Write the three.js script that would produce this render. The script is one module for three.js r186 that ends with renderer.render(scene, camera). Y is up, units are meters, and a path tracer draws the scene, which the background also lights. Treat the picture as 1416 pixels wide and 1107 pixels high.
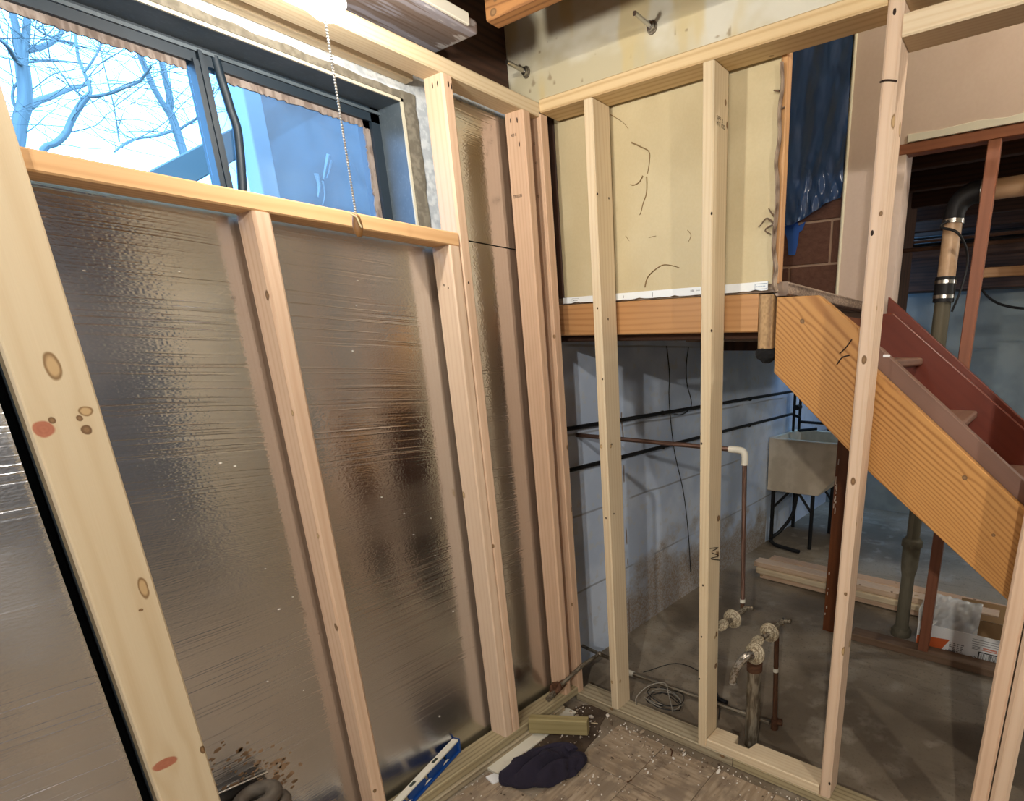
import * as THREE from 'three';
import { mergeGeometries } from 'three/addons/utils/BufferGeometryUtils.js';
import { RoundedBoxGeometry } from 'three/addons/geometries/RoundedBoxGeometry.js';

// ------------------------------------------------------------------ camera, sky, lights, exposure
const IW = 1416, IH = 1107, F = 762.7, PX = 949.24, PY = 719.63;
const CAM = new THREE.Vector3(1.5998, 1.5481, 1.5927), YAW = 0.5641, PITCH = -0.2984;
const scene = new THREE.Scene();
const camera = new THREE.PerspectiveCamera(2 * Math.atan(PY / F) * 180 / Math.PI, PX / PY, 0.05, 200);
camera.setViewOffset(2 * PX, 2 * PY, 0, 0, IW, IH);
camera.position.copy(CAM);
camera.rotation.set(PITCH, YAW, 0, 'YXZ');
camera.updateMatrixWorld(true);
const renderer = new THREE.WebGLRenderer({ antialias: true });
renderer.toneMapping = THREE.LinearToneMapping;
renderer.toneMappingExposure = 1.25;
renderer.shadowMap.enabled = true;

{ // overcast winter sky, cool beside the warm lamps that the photograph is balanced for
  const w = 64, h = 32, d = new Float32Array(w * h * 4);
  for (let j = 0; j < h; j++) for (let i = 0; i < w; i++) {
    const e = (j + 0.5) / h - 0.5, k = e < 0 ? 0.35 : 1 + 0.1 * e, p = 4 * (j * w + i);
    d[p] = 1.5 * k; d[p + 1] = 3.6 * k; d[p + 2] = 6.8 * k; d[p + 3] = 1;
  }
  const sky = new THREE.DataTexture(d, w, h, THREE.RGBAFormat, THREE.FloatType);
  sky.mapping = THREE.EquirectangularReflectionMapping; sky.magFilter = sky.minFilter = THREE.LinearFilter; sky.needsUpdate = true;
  scene.background = sky;
}
const LAMPS = [ // x, y, z, candela, label of the bare bulb
  [0.225, 2.245, 0.815, 1.1, 'glowing bare bulb above the window with a hanging pull chain'], [0.75, 2.31, 2.1, 1.2, 'bare bulb over the left of the room behind the viewer'], [2.9, 2.31, 1.25, 4.7, 'bare bulb over the right of the room, past the doorway'], [2.1, 2.31, 3.1, 10.5, 'bare bulb at the back of the room'],
];
const STAIRLAMP = [2.3, 3.35, -0.62, 3.6], BACKLAMP = [3.3, 2.33, -2.5, 3];
const WARM = new THREE.Color().setRGB(1, 0.94, 0.84);

// ------------------------------------------------------------------ helpers
let seed = 7;
const rnd = () => { seed = (seed * 1664525 + 1013904223) >>> 0; return seed / 4294967296; };
const rr = (a, b) => a + (b - a) * rnd();
const hsh = (x, y, s) => { let h = Math.imul(x, 374761393) ^ Math.imul(y, 668265263) ^ Math.imul(s, 2147483647 - 61); h = Math.imul(h ^ (h >>> 13), 1274126177); return ((h ^ (h >>> 16)) >>> 0) / 4294967296; };
function noise(x, y, s = 0) {
  const i = Math.floor(x), j = Math.floor(y); let a = x - i, b = y - j; a = a * a * (3 - 2 * a); b = b * b * (3 - 2 * b);
  const p = hsh(i, j, s), q = hsh(i + 1, j, s), r = hsh(i, j + 1, s), t = hsh(i + 1, j + 1, s);
  return (p + (q - p) * a) * (1 - b) + (r + (t - r) * a) * b;
}
const fbm = (x, y, s = 0, o = 4) => { let v = 0, a = 0.5, t = 0; for (let k = 0; k < o; k++) { v += a * noise(x, y, s + k); t += a; a *= 0.5; x *= 2.03; y *= 2.03; } return v / t; };
const sm = (a, b, x) => { x = Math.min(1, Math.max(0, (x - a) / (b - a))); return x * x * (3 - 2 * x); };
const mix = (a, b, t) => [a[0] + (b[0] - a[0]) * t, a[1] + (b[1] - a[1]) * t, a[2] + (b[2] - a[2]) * t];
const hex = (h) => [(h >> 16) & 255, (h >> 8) & 255, h & 255];
function tex(w, h, fn, srgb = true, wrap = THREE.MirroredRepeatWrapping) {
  const d = new Uint8Array(w * h * 4);
  for (let j = 0; j < h; j++) for (let i = 0; i < w; i++) {
    const c = fn((i + 0.5) / w, (j + 0.5) / h), p = 4 * (j * w + i);
    if (typeof c === 'number') d[p] = d[p + 1] = d[p + 2] = Math.max(0, Math.min(255, c * 255)); else { d[p] = Math.max(0, Math.min(255, c[0])); d[p + 1] = Math.max(0, Math.min(255, c[1])); d[p + 2] = Math.max(0, Math.min(255, c[2])); }
    d[p + 3] = 255;
  }
  const t = new THREE.DataTexture(d, w, h); t.magFilter = t.minFilter = THREE.LinearFilter; t.wrapS = t.wrapT = wrap;
  if (srgb) t.colorSpace = THREE.SRGBColorSpace; t.needsUpdate = true; return t;
}
const mat = (o) => new THREE.MeshStandardMaterial({ roughness: 0.8, metalness: 0, ...o });
const phys = (o) => new THREE.MeshPhysicalMaterial({ roughness: 0.8, metalness: 0, ...o });
const used = {};
const numbered = (n) => { const k = used[n] = (used[n] ?? -1) + 1; return k ? `${n}_${String(k).padStart(3, '0')}` : n; };
const shade = (o) => { o.castShadow = o.receiveShadow = true; return o; };
function obj(name, geo, m, parent = scene) {
  const o = shade(new THREE.Mesh(Array.isArray(geo) ? mergeGeometries(geo.map((g) => { const n = g.index ? g.toNonIndexed() : g; for (const k of Object.keys(n.attributes)) if (!['position', 'normal', 'uv'].includes(k)) n.deleteAttribute(k); return n; })) : geo, m));
  o.name = parent === scene ? numbered(name) : name; parent.add(o); return o;
}
function group(name, pos = [0, 0, 0], turn = 0) { const g = new THREE.Group(); g.name = numbered(name); g.position.set(...pos); g.rotation.y = turn; scene.add(g); return g; }
function tag(o, label, category, grp) { o.userData.label = label; o.userData.category = category; if (grp) o.userData.group = grp; return o; }
function struct(o) { o.userData.kind = 'structure'; return o; }
// ray of a point of the photograph, met with an axis-aligned plane of the room
function at(px, py, axis, value) {
  const d = new THREE.Vector3((px - PX) / F, -(py - PY) / F, -1).applyQuaternion(camera.quaternion);
  return CAM.clone().addScaledVector(d, (value - CAM[axis]) / d[axis]);
}
// box between bounds with uv in metres / s
function mbox(b, s = 1, ox = 0, oy = 0) {
  const [x0, x1, y0, y1, z0, z1] = b, g = new THREE.BoxGeometry(x1 - x0, y1 - y0, z1 - z0); g.translate((x0 + x1) / 2, (y0 + y1) / 2, (z0 + z1) / 2);
  return planar(g, s, ox, oy);
}
function planar(g, s = 1, ox = 0, oy = 0) {
  const p = g.attributes.position, n = g.attributes.normal, u = new Float32Array(p.count * 2);
  for (let i = 0; i < p.count; i++) {
    const ax = Math.abs(n.getX(i)), ay = Math.abs(n.getY(i)), az = Math.abs(n.getZ(i));
    const [a, c] = ax >= ay && ax >= az ? [p.getZ(i), p.getY(i)] : ay >= az ? [p.getX(i), p.getZ(i)] : [p.getX(i), p.getY(i)];
    u[2 * i] = a / s + ox; u[2 * i + 1] = c / s + oy;
  }
  g.setAttribute('uv', new THREE.BufferAttribute(u, 2)); return g;
}
// a sawn stick: eased rectangle a x b swept along y for len; u runs round the stick, v along it
const TU = 0.3, TV = 2.4;
function stickGeo(a, b, len, e = 0.004, uo = 0, vo = 0, bow = 0) {
  const h = a / 2, k = b / 2; e = Math.min(e, a * 0.2, b * 0.2);
  const c = [[-h + e, k], [h - e, k], [h, k - e], [h, -k + e], [h - e, -k], [-h + e, -k], [-h, -k + e], [-h, k - e]];
  const P = [], U = [], tri = (A, B, C, ua, ub, uc) => { P.push(...A, ...B, ...C); U.push(...ua, ...ub, ...uc); };
  const n = bow ? 8 : 1, q = (p, t) => [p[0] + bow * Math.sin(Math.PI * t), t * len, p[1]];
  let s = 0;
  for (let i = 0; i < 8; i++) {
    const p = c[i], r = c[(i + 1) % 8], L = Math.hypot(r[0] - p[0], r[1] - p[1]), u0 = s / TU + uo, u1 = (s + L) / TU + uo; s += L;
    for (let j = 0; j < n; j++) {
      const t0 = j / n, t1 = (j + 1) / n, v0 = t0 * len / TV + vo, v1 = t1 * len / TV + vo;
      tri(q(p, t0), q(r, t0), q(r, t1), [u0, v0], [u1, v0], [u1, v1]); tri(q(p, t0), q(r, t1), q(p, t1), [u0, v0], [u1, v1], [u0, v1]);
    }
  }
  for (const t of [0, 1]) for (let i = 1; i < 7; i++) {
    const A = c[0], B = t ? c[i] : c[i + 1], C = t ? c[i + 1] : c[i], uv = (p) => [p[0] / TU * 0.3 + uo, p[1] / TV * 0.3 + vo];
    tri(q(A, t), q(B, t), q(C, t), uv(A), uv(B), uv(C));
  }
  // the outline runs clockwise seen from +y: turn faces outward
  for (let i = 0; i < P.length; i += 9) { for (let k2 = 0; k2 < 3; k2++) { const t = P[i + 3 + k2]; P[i + 3 + k2] = P[i + 6 + k2]; P[i + 6 + k2] = t; } const j = i / 3 * 2; for (let k2 = 0; k2 < 2; k2++) { const t = U[j + 2 + k2]; U[j + 2 + k2] = U[j + 4 + k2]; U[j + 4 + k2] = t; } }
  const g = new THREE.BufferGeometry(); g.setAttribute('position', new THREE.Float32BufferAttribute(P, 3)); g.setAttribute('uv', new THREE.Float32BufferAttribute(U, 2));
  g.computeVertexNormals();
  // winding check against the middle
  const N = g.attributes.normal, Q = g.attributes.position; let out = 0; for (let i = 0; i < 48 * n; i++) out += N.getX(i) * Q.getX(i) + N.getZ(i) * Q.getZ(i);
  if (out < 0) { const p2 = Q.array, u2 = g.attributes.uv.array; for (let i = 0; i < p2.length; i += 9) for (let k2 = 0; k2 < 3; k2++) { const t = p2[i + 3 + k2]; p2[i + 3 + k2] = p2[i + 6 + k2]; p2[i + 6 + k2] = t; } for (let i = 0; i < u2.length; i += 6) for (let k2 = 0; k2 < 2; k2++) { const t = u2[i + 2 + k2]; u2[i + 2 + k2] = u2[i + 4 + k2]; u2[i + 4 + k2] = t; } g.computeVertexNormals(); }
  return g;
}
function boardGeo(b, axis, e, uo, vo, bow = 0) { // in world bounds -> geometry about the base centre
  const [x0, x1, y0, y1, z0, z1] = b, X = x1 - x0, Y = y1 - y0, Z = z1 - z0; let g;
  if (axis === 'y') g = stickGeo(X, Z, Y, e, uo, vo, bow);
  else if (axis === 'x') { g = stickGeo(Y, Z, X, e, uo, vo, bow); g.rotateZ(-Math.PI / 2); g.translate(-X / 2, Y / 2, 0); }
  else { g = stickGeo(X, Y, Z, e, uo, vo, bow); g.rotateX(Math.PI / 2); g.translate(0, Y / 2, -Z / 2); }
  return g;
}
function board(name, b, axis, m, label, category, grp, o = {}) {
  const q = obj(name, boardGeo(b, axis, o.e ?? 0.0035, o.uo ?? rnd() * 4, o.vo ?? rnd() * 4, o.bow ?? 0), m, o.parent ?? scene);
  q.position.set((b[0] + b[1]) / 2, b[2], (b[4] + b[5]) / 2);
  if (o.parent) { q.position.sub(o.parent.position); return q; }
  return label ? tag(q, label, category, grp) : q;
}
// flat slab of an outline in x-y, from z0 to z1, grain along the angle
function slab(poly, z0, z1, ang = 0, e = 0.002, su = TU, sv = TV, uo = 0, vo = 0) {
  const s = new THREE.Shape(poly.map((p) => new THREE.Vector2(p[0], p[1])));
  const g = new THREE.ExtrudeGeometry(s, { depth: z1 - z0 - 2 * e, bevelEnabled: e > 0, bevelThickness: e, bevelSize: e, bevelOffset: -e, bevelSegments: 1 }); g.translate(0, 0, z0 + e);
  const p = g.attributes.position, nn = g.attributes.normal, u = new Float32Array(p.count * 2), c = Math.cos(ang), n = Math.sin(ang);
  for (let i = 0; i < p.count; i++) { const x = p.getX(i), y = p.getY(i); u[2 * i] = (-x * n + y * c + (Math.abs(nn.getZ(i)) < 0.5 ? p.getZ(i) : 0)) / su + uo; u[2 * i + 1] = (x * c + y * n) / sv + vo; }
  g.setAttribute('uv', new THREE.BufferAttribute(u, 2)); return g;
}
const V = (...a) => new THREE.Vector3(...a);
function tube(pts, r, seg = 24, sides = 8, taper = 1) {
  const c = new THREE.CatmullRomCurve3(pts.map((p) => p.isVector3 ? p : V(...p)), false, 'centripetal');
  const g = new THREE.TubeGeometry(c, seg, r, sides, false);
  if (taper !== 1) { const p = g.attributes.position, P = c.getSpacedPoints(seg); for (let i = 0; i <= seg; i++) { const k = 1 + (taper - 1) * i / seg, q = P[i]; for (let j = 0; j <= sides; j++) { const n = i * (sides + 1) + j; p.setXYZ(n, q.x + (p.getX(n) - q.x) * k, q.y + (p.getY(n) - q.y) * k, q.z + (p.getZ(n) - q.z) * k); } } g.computeVertexNormals(); }
  return g;
}
function rod(a, b, r, sides = 16, r2 = r) { // capped cylinder between two points
  const A = V(...(a.isVector3 ? [a.x, a.y, a.z] : a)), B = V(...(b.isVector3 ? [b.x, b.y, b.z] : b)), d = B.clone().sub(A), g = new THREE.CylinderGeometry(r2, r, d.length(), sides);
  g.applyQuaternion(new THREE.Quaternion().setFromUnitVectors(V(0, 1, 0), d.clone().normalize())); g.translate(...A.add(B).multiplyScalar(0.5).toArray()); return g;
}
function lathe(pts, sides, pos, dir) {
  const g = new THREE.LatheGeometry(pts.map((p) => new THREE.Vector2(p[0], p[1])), sides);
  g.applyQuaternion(new THREE.Quaternion().setFromUnitVectors(V(0, 1, 0), V(...dir).normalize())); g.translate(...(pos.isVector3 ? pos.toArray() : pos)); return g;
}

// ------------------------------------------------------------------ textures and materials
function woodTex({ w = 256, h = 1024, base, dark, freq = 55, amt = 0.4, knots = [], s = 1, fiber = 0.1, blotch = 0.12, rough = 0, cath = 0 }) {
  return tex(w, h, (U, Vv) => {
    const u = U * TU, v = Vv * TV; let wob = (fbm(u * 7, v * 1.1, s) - 0.5) * 0.03, kn = 0, kc = null;
    for (const [ku, kv, ru, rv, t] of knots) {
      const dx = u - ku, dy = v - kv, d = Math.hypot(dx / ru, dy / rv), d2 = Math.hypot(dx / (ru * 2.6), dy / (rv * 4));
      wob -= Math.sign(dx) * ru * 0.9 * Math.exp(-d2 * d2) * Math.min(1, Math.abs(dx) / ru * 1.5);
      const dd = d + (noise(u * 90, v * 70, s + 9) - 0.5) * 0.22;
      if (dd < 1.5) { const k = 1 - sm(0.9, 1.15, dd); if (k > kn) { kn = k; const ring = 0.5 + 0.5 * Math.sin(dd * 14); kc = t === 1 ? mix([176, 112, 86], [158, 94, 70], ring * 0.3 + 0.4 * noise(u * 300, v * 120, s + 10)) : t === 2 ? mix([190, 160, 116], [124, 96, 62], sm(0.6, 0.95, dd) * 0.9) : mix([142, 110, 74], [92, 66, 42], sm(0.3, 1, dd) * 0.7 + ring * 0.15); } }
    }
    let ph = (u + wob) * freq;
    if (cath) { const uu = u - cath + (fbm(v * 1.3, 3, s + 5) - 0.5) * 0.06; ph = (v * 0.06 + uu * uu * 5 + wob * 1.1) * freq; }
    let t = 0.5 + 0.5 * Math.sin(ph * 6.283 + noise(u * 40, v * 3, s + 3) * 1.6); t = t * t * t;
    const fib = noise(u * 1100, v * 14, s + 4) - 0.5, bl = fbm(u * 9, v * 2.2, s + 6) - 0.5;
    let k = t * amt * (0.6 + 0.8 * noise(u * 14, v * 1.5, s + 7)) + fib * fiber + bl * blotch + (rough ? (noise(u * 260, v * 160, s + 8) - 0.5) * rough : 0);
    let c = mix(base, dark, k);
    if (kc) c = mix(c, kc, kn);
    return c;
  });
}
const kset = (n, s) => { const a = []; seed = s; for (let i = 0; i < n; i++) { const r = rr(0.004, 0.009); a.push([rr(0.02, 0.28), rr(0.05, 2.35), r, r * rr(1, 1.8), rnd() < 0.5 ? 0 : 2]); } return a; };
const wm = (o, m = {}) => { const t = woodTex(o); return mat({ map: t, bumpMap: t, bumpScale: 0.0004, roughness: 0.72, ...m }); };
const pineTone = [[[232, 204, 176], [200, 160, 126]], [[236, 216, 182], [208, 174, 130]], [[230, 198, 168], [196, 150, 118]], [[224, 188, 156], [188, 142, 110]], [[232, 212, 176], [198, 166, 124]]];
const dim = (c, k = 0.92) => c.map((v) => v * k);
const PINE = pineTone.map(([base, dark], i) => wm({ base: dim(base), dark: dim(dark), s: 11 + i * 13, freq: [48, 62, 40, 56, 70][i], knots: kset(11, 40 + i), amt: 0.24, blotch: 0.25 }));
const HERO = wm({ w: 384, h: 1536, base: [240, 216, 170], dark: [214, 172, 116], s: 90, freq: 26, amt: 0.38, knots: [] });
const PT = wm({ base: [166, 153, 120], dark: [122, 106, 78], s: 101, freq: 50, knots: kset(6, 77), amt: 0.5 });
const PTGREY = wm({ base: [170, 158, 132], dark: [112, 98, 76], s: 111, freq: 44, knots: kset(6, 78), amt: 0.5, blotch: 0.6, rough: 0.2 });
const FIR = wm({ base: [188, 142, 94], dark: [140, 90, 50], s: 121, freq: 52, knots: [], amt: 0.3, blotch: 0.5 }, { roughness: 0.45 });
const STRINGER = wm({ w: 512, h: 1536, base: [190, 140, 80], dark: [136, 86, 40], s: 131, freq: 70, knots: [[0.11, 0.33, 0.006, 0.007, 0], [0.19, 1.08, 0.006, 0.008, 0], [0.06, 0.5, 0.004, 0.005, 0]], amt: 0.62, blotch: 0.2, cath: 0.21 }, { roughness: 0.38 });
const JOIST = wm({ base: [160, 112, 66], dark: [104, 64, 32], s: 141, freq: 46, knots: kset(6, 60), amt: 0.5, blotch: 0.5 });
const DARKJOIST = wm({ base: [74, 48, 34], dark: [40, 24, 16], s: 151, freq: 40, amt: 0.5, blotch: 0.8 });
const BROWN = wm({ base: [136, 84, 60], dark: [104, 58, 38], s: 161, freq: 30, amt: 0.3, blotch: 0.4 }, { roughness: 0.5 });
const REDBROWN = wm({ base: [108, 46, 30], dark: [88, 34, 20], s: 171, freq: 22, amt: 0.2, blotch: 0.5 }, { roughness: 0.35 });
const CAPBROWN = wm({ base: [122, 92, 78], dark: [92, 64, 52], s: 181, freq: 20, amt: 0.2, blotch: 0.7 }, { roughness: 0.45 });
const POSTBROWN = wm({ base: [112, 62, 30], dark: [78, 38, 16], s: 191, freq: 24, amt: 0.3, blotch: 0.7, rough: 0.2 }, { roughness: 0.4 });
const OLDGREY = wm({ base: [148, 130, 112], dark: [80, 62, 50], s: 201, freq: 36, amt: 0.6, blotch: 1.2, rough: 0.6 });
const WHITEWASH = (() => { const t = tex(512, 1024, (U, Vv) => { const u = U * TU, v = Vv * TV, n = fbm(u * 26, v * 5, 210, 5), st = fbm(u * 120, v * 5, 214, 3); let c = mix([138, 134, 142], [112, 98, 92], sm(0.44, 0.58, n)); c = mix(c, [98, 80, 70], sm(0.6, 0.7, st) * 0.7); return mix(c, [180, 178, 180], sm(0.62, 0.72, fbm(u * 40, v * 12, 218)) * 0.8); }); return mat({ map: t, bumpMap: t, bumpScale: 0.002, roughness: 0.85 }); })();

// foil facing: bright aluminium with fine crosswise creases
const foilLine = (x, y) => { // long fine creases across the sheet: -1 dark hollow .. +1 ridge
  const wy = y + (fbm(x * 1.3, y * 1.8, 300) - 0.5) * 0.04 + x * 0.03, m = sm(0.38, 0.62, fbm(x * 1.1, wy * 5, 302, 3));
  const a = noise(x * 1.7, wy * 170, 301), b = noise(x * 2.6, wy * 330, 303);
  return m * (sm(0.72, 0.95, b) - sm(0.66, 0.95, a)) + (b - 0.5) * 0.34;
};
const foilBump = tex(1024, 2048, (U, W) => { const x = U * 1.3, y = W * 1.3; return 0.5 + 0.42 * foilLine(x, y) + (noise(x * 230, y * 420, 304) - 0.5) * 0.14 + (noise(x * 60, y * 200, 305) - 0.5) * 0.06; }, false);
const foilRough = tex(256, 256, (U, W) => 0.15 + 0.07 * sm(0.4, 0.7, fbm(U * 5, W * 7, 310)) + 0.015 * noise(U * 120, W * 120, 311), false);
const FOIL = phys({ anisotropy: 0.85, anisotropyRotation: Math.PI / 2, color: new THREE.Color().setRGB(0.66, 0.67, 0.69), metalness: 1, roughness: 1, roughnessMap: foilRough, bumpMap: foilBump, bumpScale: 0.0008 });
const FOAMEDGE = mat({ color: 0x1d2a33, roughness: 0.9 });

const concTex = tex(1024, 1024, (U, W) => {
  const x = U * 3, y = W * 3, a = fbm(x * 1.8, y * 1.8, 320, 5), b = fbm(x * 9, y * 9, 325, 4), g = noise(x * 160, y * 160, 328);
  let c = mix([152, 140, 122], [112, 100, 84], sm(0.3, 0.7, a)); c = mix(c, [168, 160, 146], sm(0.55, 0.75, b) * 0.5);
  return mix(c, [92, 80, 66], sm(0.72, 0.95, g) * 0.35 + sm(0.62, 0.7, fbm(x * 4, y * 22, 330)) * 0.15);
});
const CONCRETE = mat({ map: concTex, bumpMap: concTex, bumpScale: 0.0015, roughness: 0.75 });
// painted foundation wall: u along z (4.4 m), v up (2.7 m); mud crust and cracks where the photograph shows them
const wallTex = tex(1280, 800, (U, W) => {
  const z = -U * 4.4 + 0.2, y = W * 2.7, p = fbm(z * 5, y * 5, 340, 5);
  let c = mix([214, 227, 246], [192, 208, 232], sm(0.3, 0.7, p)); c = mix(c, [206, 210, 214], sm(0.6, 0.75, fbm(z * 28, y * 28, 345)) * 0.5);
  const edge = 0.42 - 0.1 * Math.abs(z + 1.25) + (fbm(z * 8, y * 8, 348, 5) - 0.5) * 0.5;
  if (z < -0.55 && z > -2.5) c = mix(c, [146, 126, 104], sm(-0.06, 0.2, edge - y) * (0.45 + 0.45 * sm(0.25, 0.75, fbm(z * 150, y * 150, 350, 4))));
  const cr = Math.abs(z + 0.64 + (noise(y * 9, 2, 352) - 0.5) * 0.02); if (y < 1.25) c = mix(c, [120, 100, 86], (1 - sm(0.002, 0.006, cr)) * sm(0.3, 0.5, noise(y * 14, 1, 353)));
  for (const jy of [0.4, 0.79, 1.18, 1.57]) c = mix(c, [138, 142, 150], (1 - sm(0.002, 0.007, Math.abs(y - jy + (noise(z * 6, jy, 354) - 0.5) * 0.008))) * 0.7 * sm(0.25, 0.5, noise(z * 5, jy * 3, 355)));
  
  return c;
});
const WALLBLUE = mat({ map: wallTex, bumpMap: wallTex, bumpScale: 0.003, roughness: 0.7 });
const plasterTex = tex(512, 512, (U, W) => { const n = fbm(U * 60, W * 60, 360, 4), m = fbm(U * 8, W * 8, 364); return mix([222, 228, 232], [184, 192, 200], sm(0.35, 0.7, n) * 0.8 + (m - 0.5) * 0.3); });
const PLASTER = mat({ map: plasterTex, bumpMap: plasterTex, bumpScale: 0.003, roughness: 0.9 });
const FARWALL = mat({ map: tex(512, 512, (U, W) => mix([150, 160, 160], [136, 147, 148], sm(0.35, 0.7, fbm(U * 12, W * 12, 370, 5)))), roughness: 0.8 });
const drywall = (a, b, s) => { const t = tex(512, 512, (U, W) => mix(a, b, sm(0.3, 0.75, fbm(U * 6, W * 6, s, 4)) * 0.6 + noise(U * 250, W * 250, s + 5) * 0.25)); return mat({ map: t, bumpMap: t, bumpScale: 0.0006, roughness: 0.85 }); };
const BEIGE = drywall([200, 187, 152], [185, 170, 134], 380), PINKDRY = drywall([206, 188, 178], [192, 172, 160], 390), CREAM = drywall([214, 204, 176], [196, 182, 146], 400), ROOMWALL = drywall([104, 106, 114], [84, 86, 92], 410);
const beamTex = tex(1024, 256, (U, W) => { const x = U * 4.6, y = W * 0.4; let c = mix([210, 206, 190], [190, 180, 150], sm(0.4, 0.6, fbm(x * 3, y * 5, 420, 5))); c = mix(c, [200, 180, 130], sm(0.58, 0.66, fbm(x * 4, y * 1.5, 425, 5)) * 0.7); return mix(c, [120, 100, 76], sm(0.9, 0.96, noise(x * 50, y * 50, 427)) * 0.5 * sm(0.5, 0.6, fbm(x * 3, y * 6, 428))); });
const BEAMPAINT = mat({ map: beamTex, bumpMap: beamTex, bumpScale: 0.002, roughness: 0.75 });
const rawTex = tex(256, 256, (U, W) => mix([136, 130, 116], [112, 106, 94], sm(0.3, 0.7, fbm(U * 24, W * 24, 430, 4))));
const RAWCONC = mat({ map: rawTex, bumpMap: rawTex, bumpScale: 0.004, roughness: 0.95 });
const FRAMEPAINT = mat({ map: tex(256, 256, (U, W) => mix([98, 109, 117], [76, 87, 95], fbm(U * 10, W * 10, 440) + 0.4 * sm(0.75, 0.85, noise(U * 90, W * 90, 441)) * -1)), roughness: 0.45 });
const FRAMEDARK = mat({ color: 0x22303c, roughness: 0.5 });
const CAULK = mat({ map: tex(256, 256, (U, W) => mix([160, 148, 140], [124, 110, 102], sm(0.3, 0.7, fbm(U * 40, W * 12, 450, 4)))), roughness: 0.9 });
const CREAMEDGE = mat({ color: 0xcfc9b4, roughness: 0.8 });
const BLOCK = [0, 1, 2].map((i) => { const t = tex(128, 128, (U, W) => mix([104, 72, 60], [82, 52, 42], fbm(U * 16, W * 16, 460 + i * 5, 4) + 0.5 * (noise(U * 90, W * 90, 462 + i) - 0.5))); return mat({ map: t, bumpMap: t, bumpScale: 0.003, roughness: 0.85 }); });
const MORTAR = mat({ color: 0xa08878, roughness: 0.95 });
const TILE = [0, 1, 2, 3].map((i) => { const t = tex(160, 160, (U, W) => { const st = fbm(U * 3, W * 26, 470 + i * 7, 4), m = fbm(U * 5, W * 5, 474 + i * 7); let c = mix([170, 153, 131], [146, 128, 106], sm(0.3, 0.75, st)); c = mix(c, [126, 112, 96], sm(0.42, 0.7, m) * 0.7); return mix(c, [108, 90, 74], sm(0.68, 0.76, fbm(U * 6, W * 30, 478 + i * 7)) * 0.6); }); return mat({ map: t, bumpMap: t, bumpScale: 0.0006, roughness: 0.65 }); });
const DIRT = mat({ map: tex(256, 256, (U, W) => mix([92, 78, 64], [56, 44, 34], fbm(U * 14, W * 14, 500, 5))), roughness: 1 });
const galvTex = tex(256, 256, (U, W) => mix([150, 142, 126], [98, 88, 74], sm(0.3, 0.7, fbm(U * 20, W * 9, 510, 5))));
const GALV = mat({ map: galvTex, metalness: 0.55, roughness: 0.5, bumpMap: galvTex, bumpScale: 0.001 });
const COPPER = mat({ map: tex(256, 256, (U, W) => mix([140, 112, 100], [92, 70, 60], sm(0.3, 0.7, fbm(U * 20, W * 8, 520, 5)))), metalness: 0.6, roughness: 0.5 });
const RUST = mat({ map: tex(128, 128, (U, W) => mix([112, 76, 52], [66, 42, 28], fbm(U * 14, W * 14, 530, 4))), metalness: 0.3, roughness: 0.8 });
const VALVE = mat({ map: tex(128, 128, (U, W) => mix([186, 176, 152], [120, 106, 84], sm(0.35, 0.7, fbm(U * 34, W * 34, 540, 4)))), metalness: 0.15, roughness: 0.6 });
const CHROME = mat({ map: tex(128, 128, (U, W) => mix([190, 186, 178], [126, 116, 102], sm(0.45, 0.7, fbm(U * 24, W * 24, 545, 4)))), metalness: 0.8, roughness: 0.3 });
const BLACKPIPE = mat({ color: 0x17171a, roughness: 0.5, metalness: 0.3 }), RUBBER = mat({ color: 0x131318, roughness: 0.6 }), STEEL = mat({ color: 0xbdbab4, metalness: 1, roughness: 0.3 });
const PIPEIRON = mat({ map: tex(128, 256, (U, W) => mix([124, 118, 100], [84, 78, 64], fbm(U * 8, W * 14, 550, 4))), roughness: 0.75, metalness: 0.2 });
const PVC = mat({ map: tex(128, 256, (U, W) => mix([214, 184, 150], [184, 148, 116], fbm(U * 6, W * 10, 555, 4))), roughness: 0.5 });
const WHITEPAINT = mat({ color: 0xd9d6c8, roughness: 0.6 }), WHITE = mat({ color: 0xe9ecef, roughness: 0.7 }), WIRE = mat({ color: 0x16171b, roughness: 0.6 }), GREYWIRE = mat({ color: 0x9a968c, roughness: 0.6 });
const TAPE = mat({ color: 0x1f4f9f, roughness: 0.7 });

// ------------------------------------------------------------------ the setting
const floor = struct(obj('floor', mbox([-0.45, 4.7, -0.3, -0.002, -4.3, 4.3], 3), CONCRETE));
{ // nine-inch floor tiles in the front room; the corner is broken out
  const S = 0.244, tg = new THREE.BoxGeometry(S - 0.003, 0.006, S - 0.003);
  const broken = new Set(['0,0', '0,1', '1,-1']);
  for (let i = -1; i < 9; i++) for (let j = 0; j < 8; j++) {
    const x = 0.027 + i * S + S / 2, z = 0.04 + j * S + S / 2;
    if (x - S / 2 < 0.02 || broken.has(`${i},${j}`)) continue;
    const t = obj('tile', tg, TILE[Math.floor(rnd() * 4)], floor); t.position.set(x, 0.001 + rr(-0.0012, 0.0012), z); t.rotation.set(rr(-0.004, 0.004), Math.floor(rnd() * 2) * Math.PI / 2 + rr(-0.006, 0.006), rr(-0.004, 0.004));
  }
}
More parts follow.
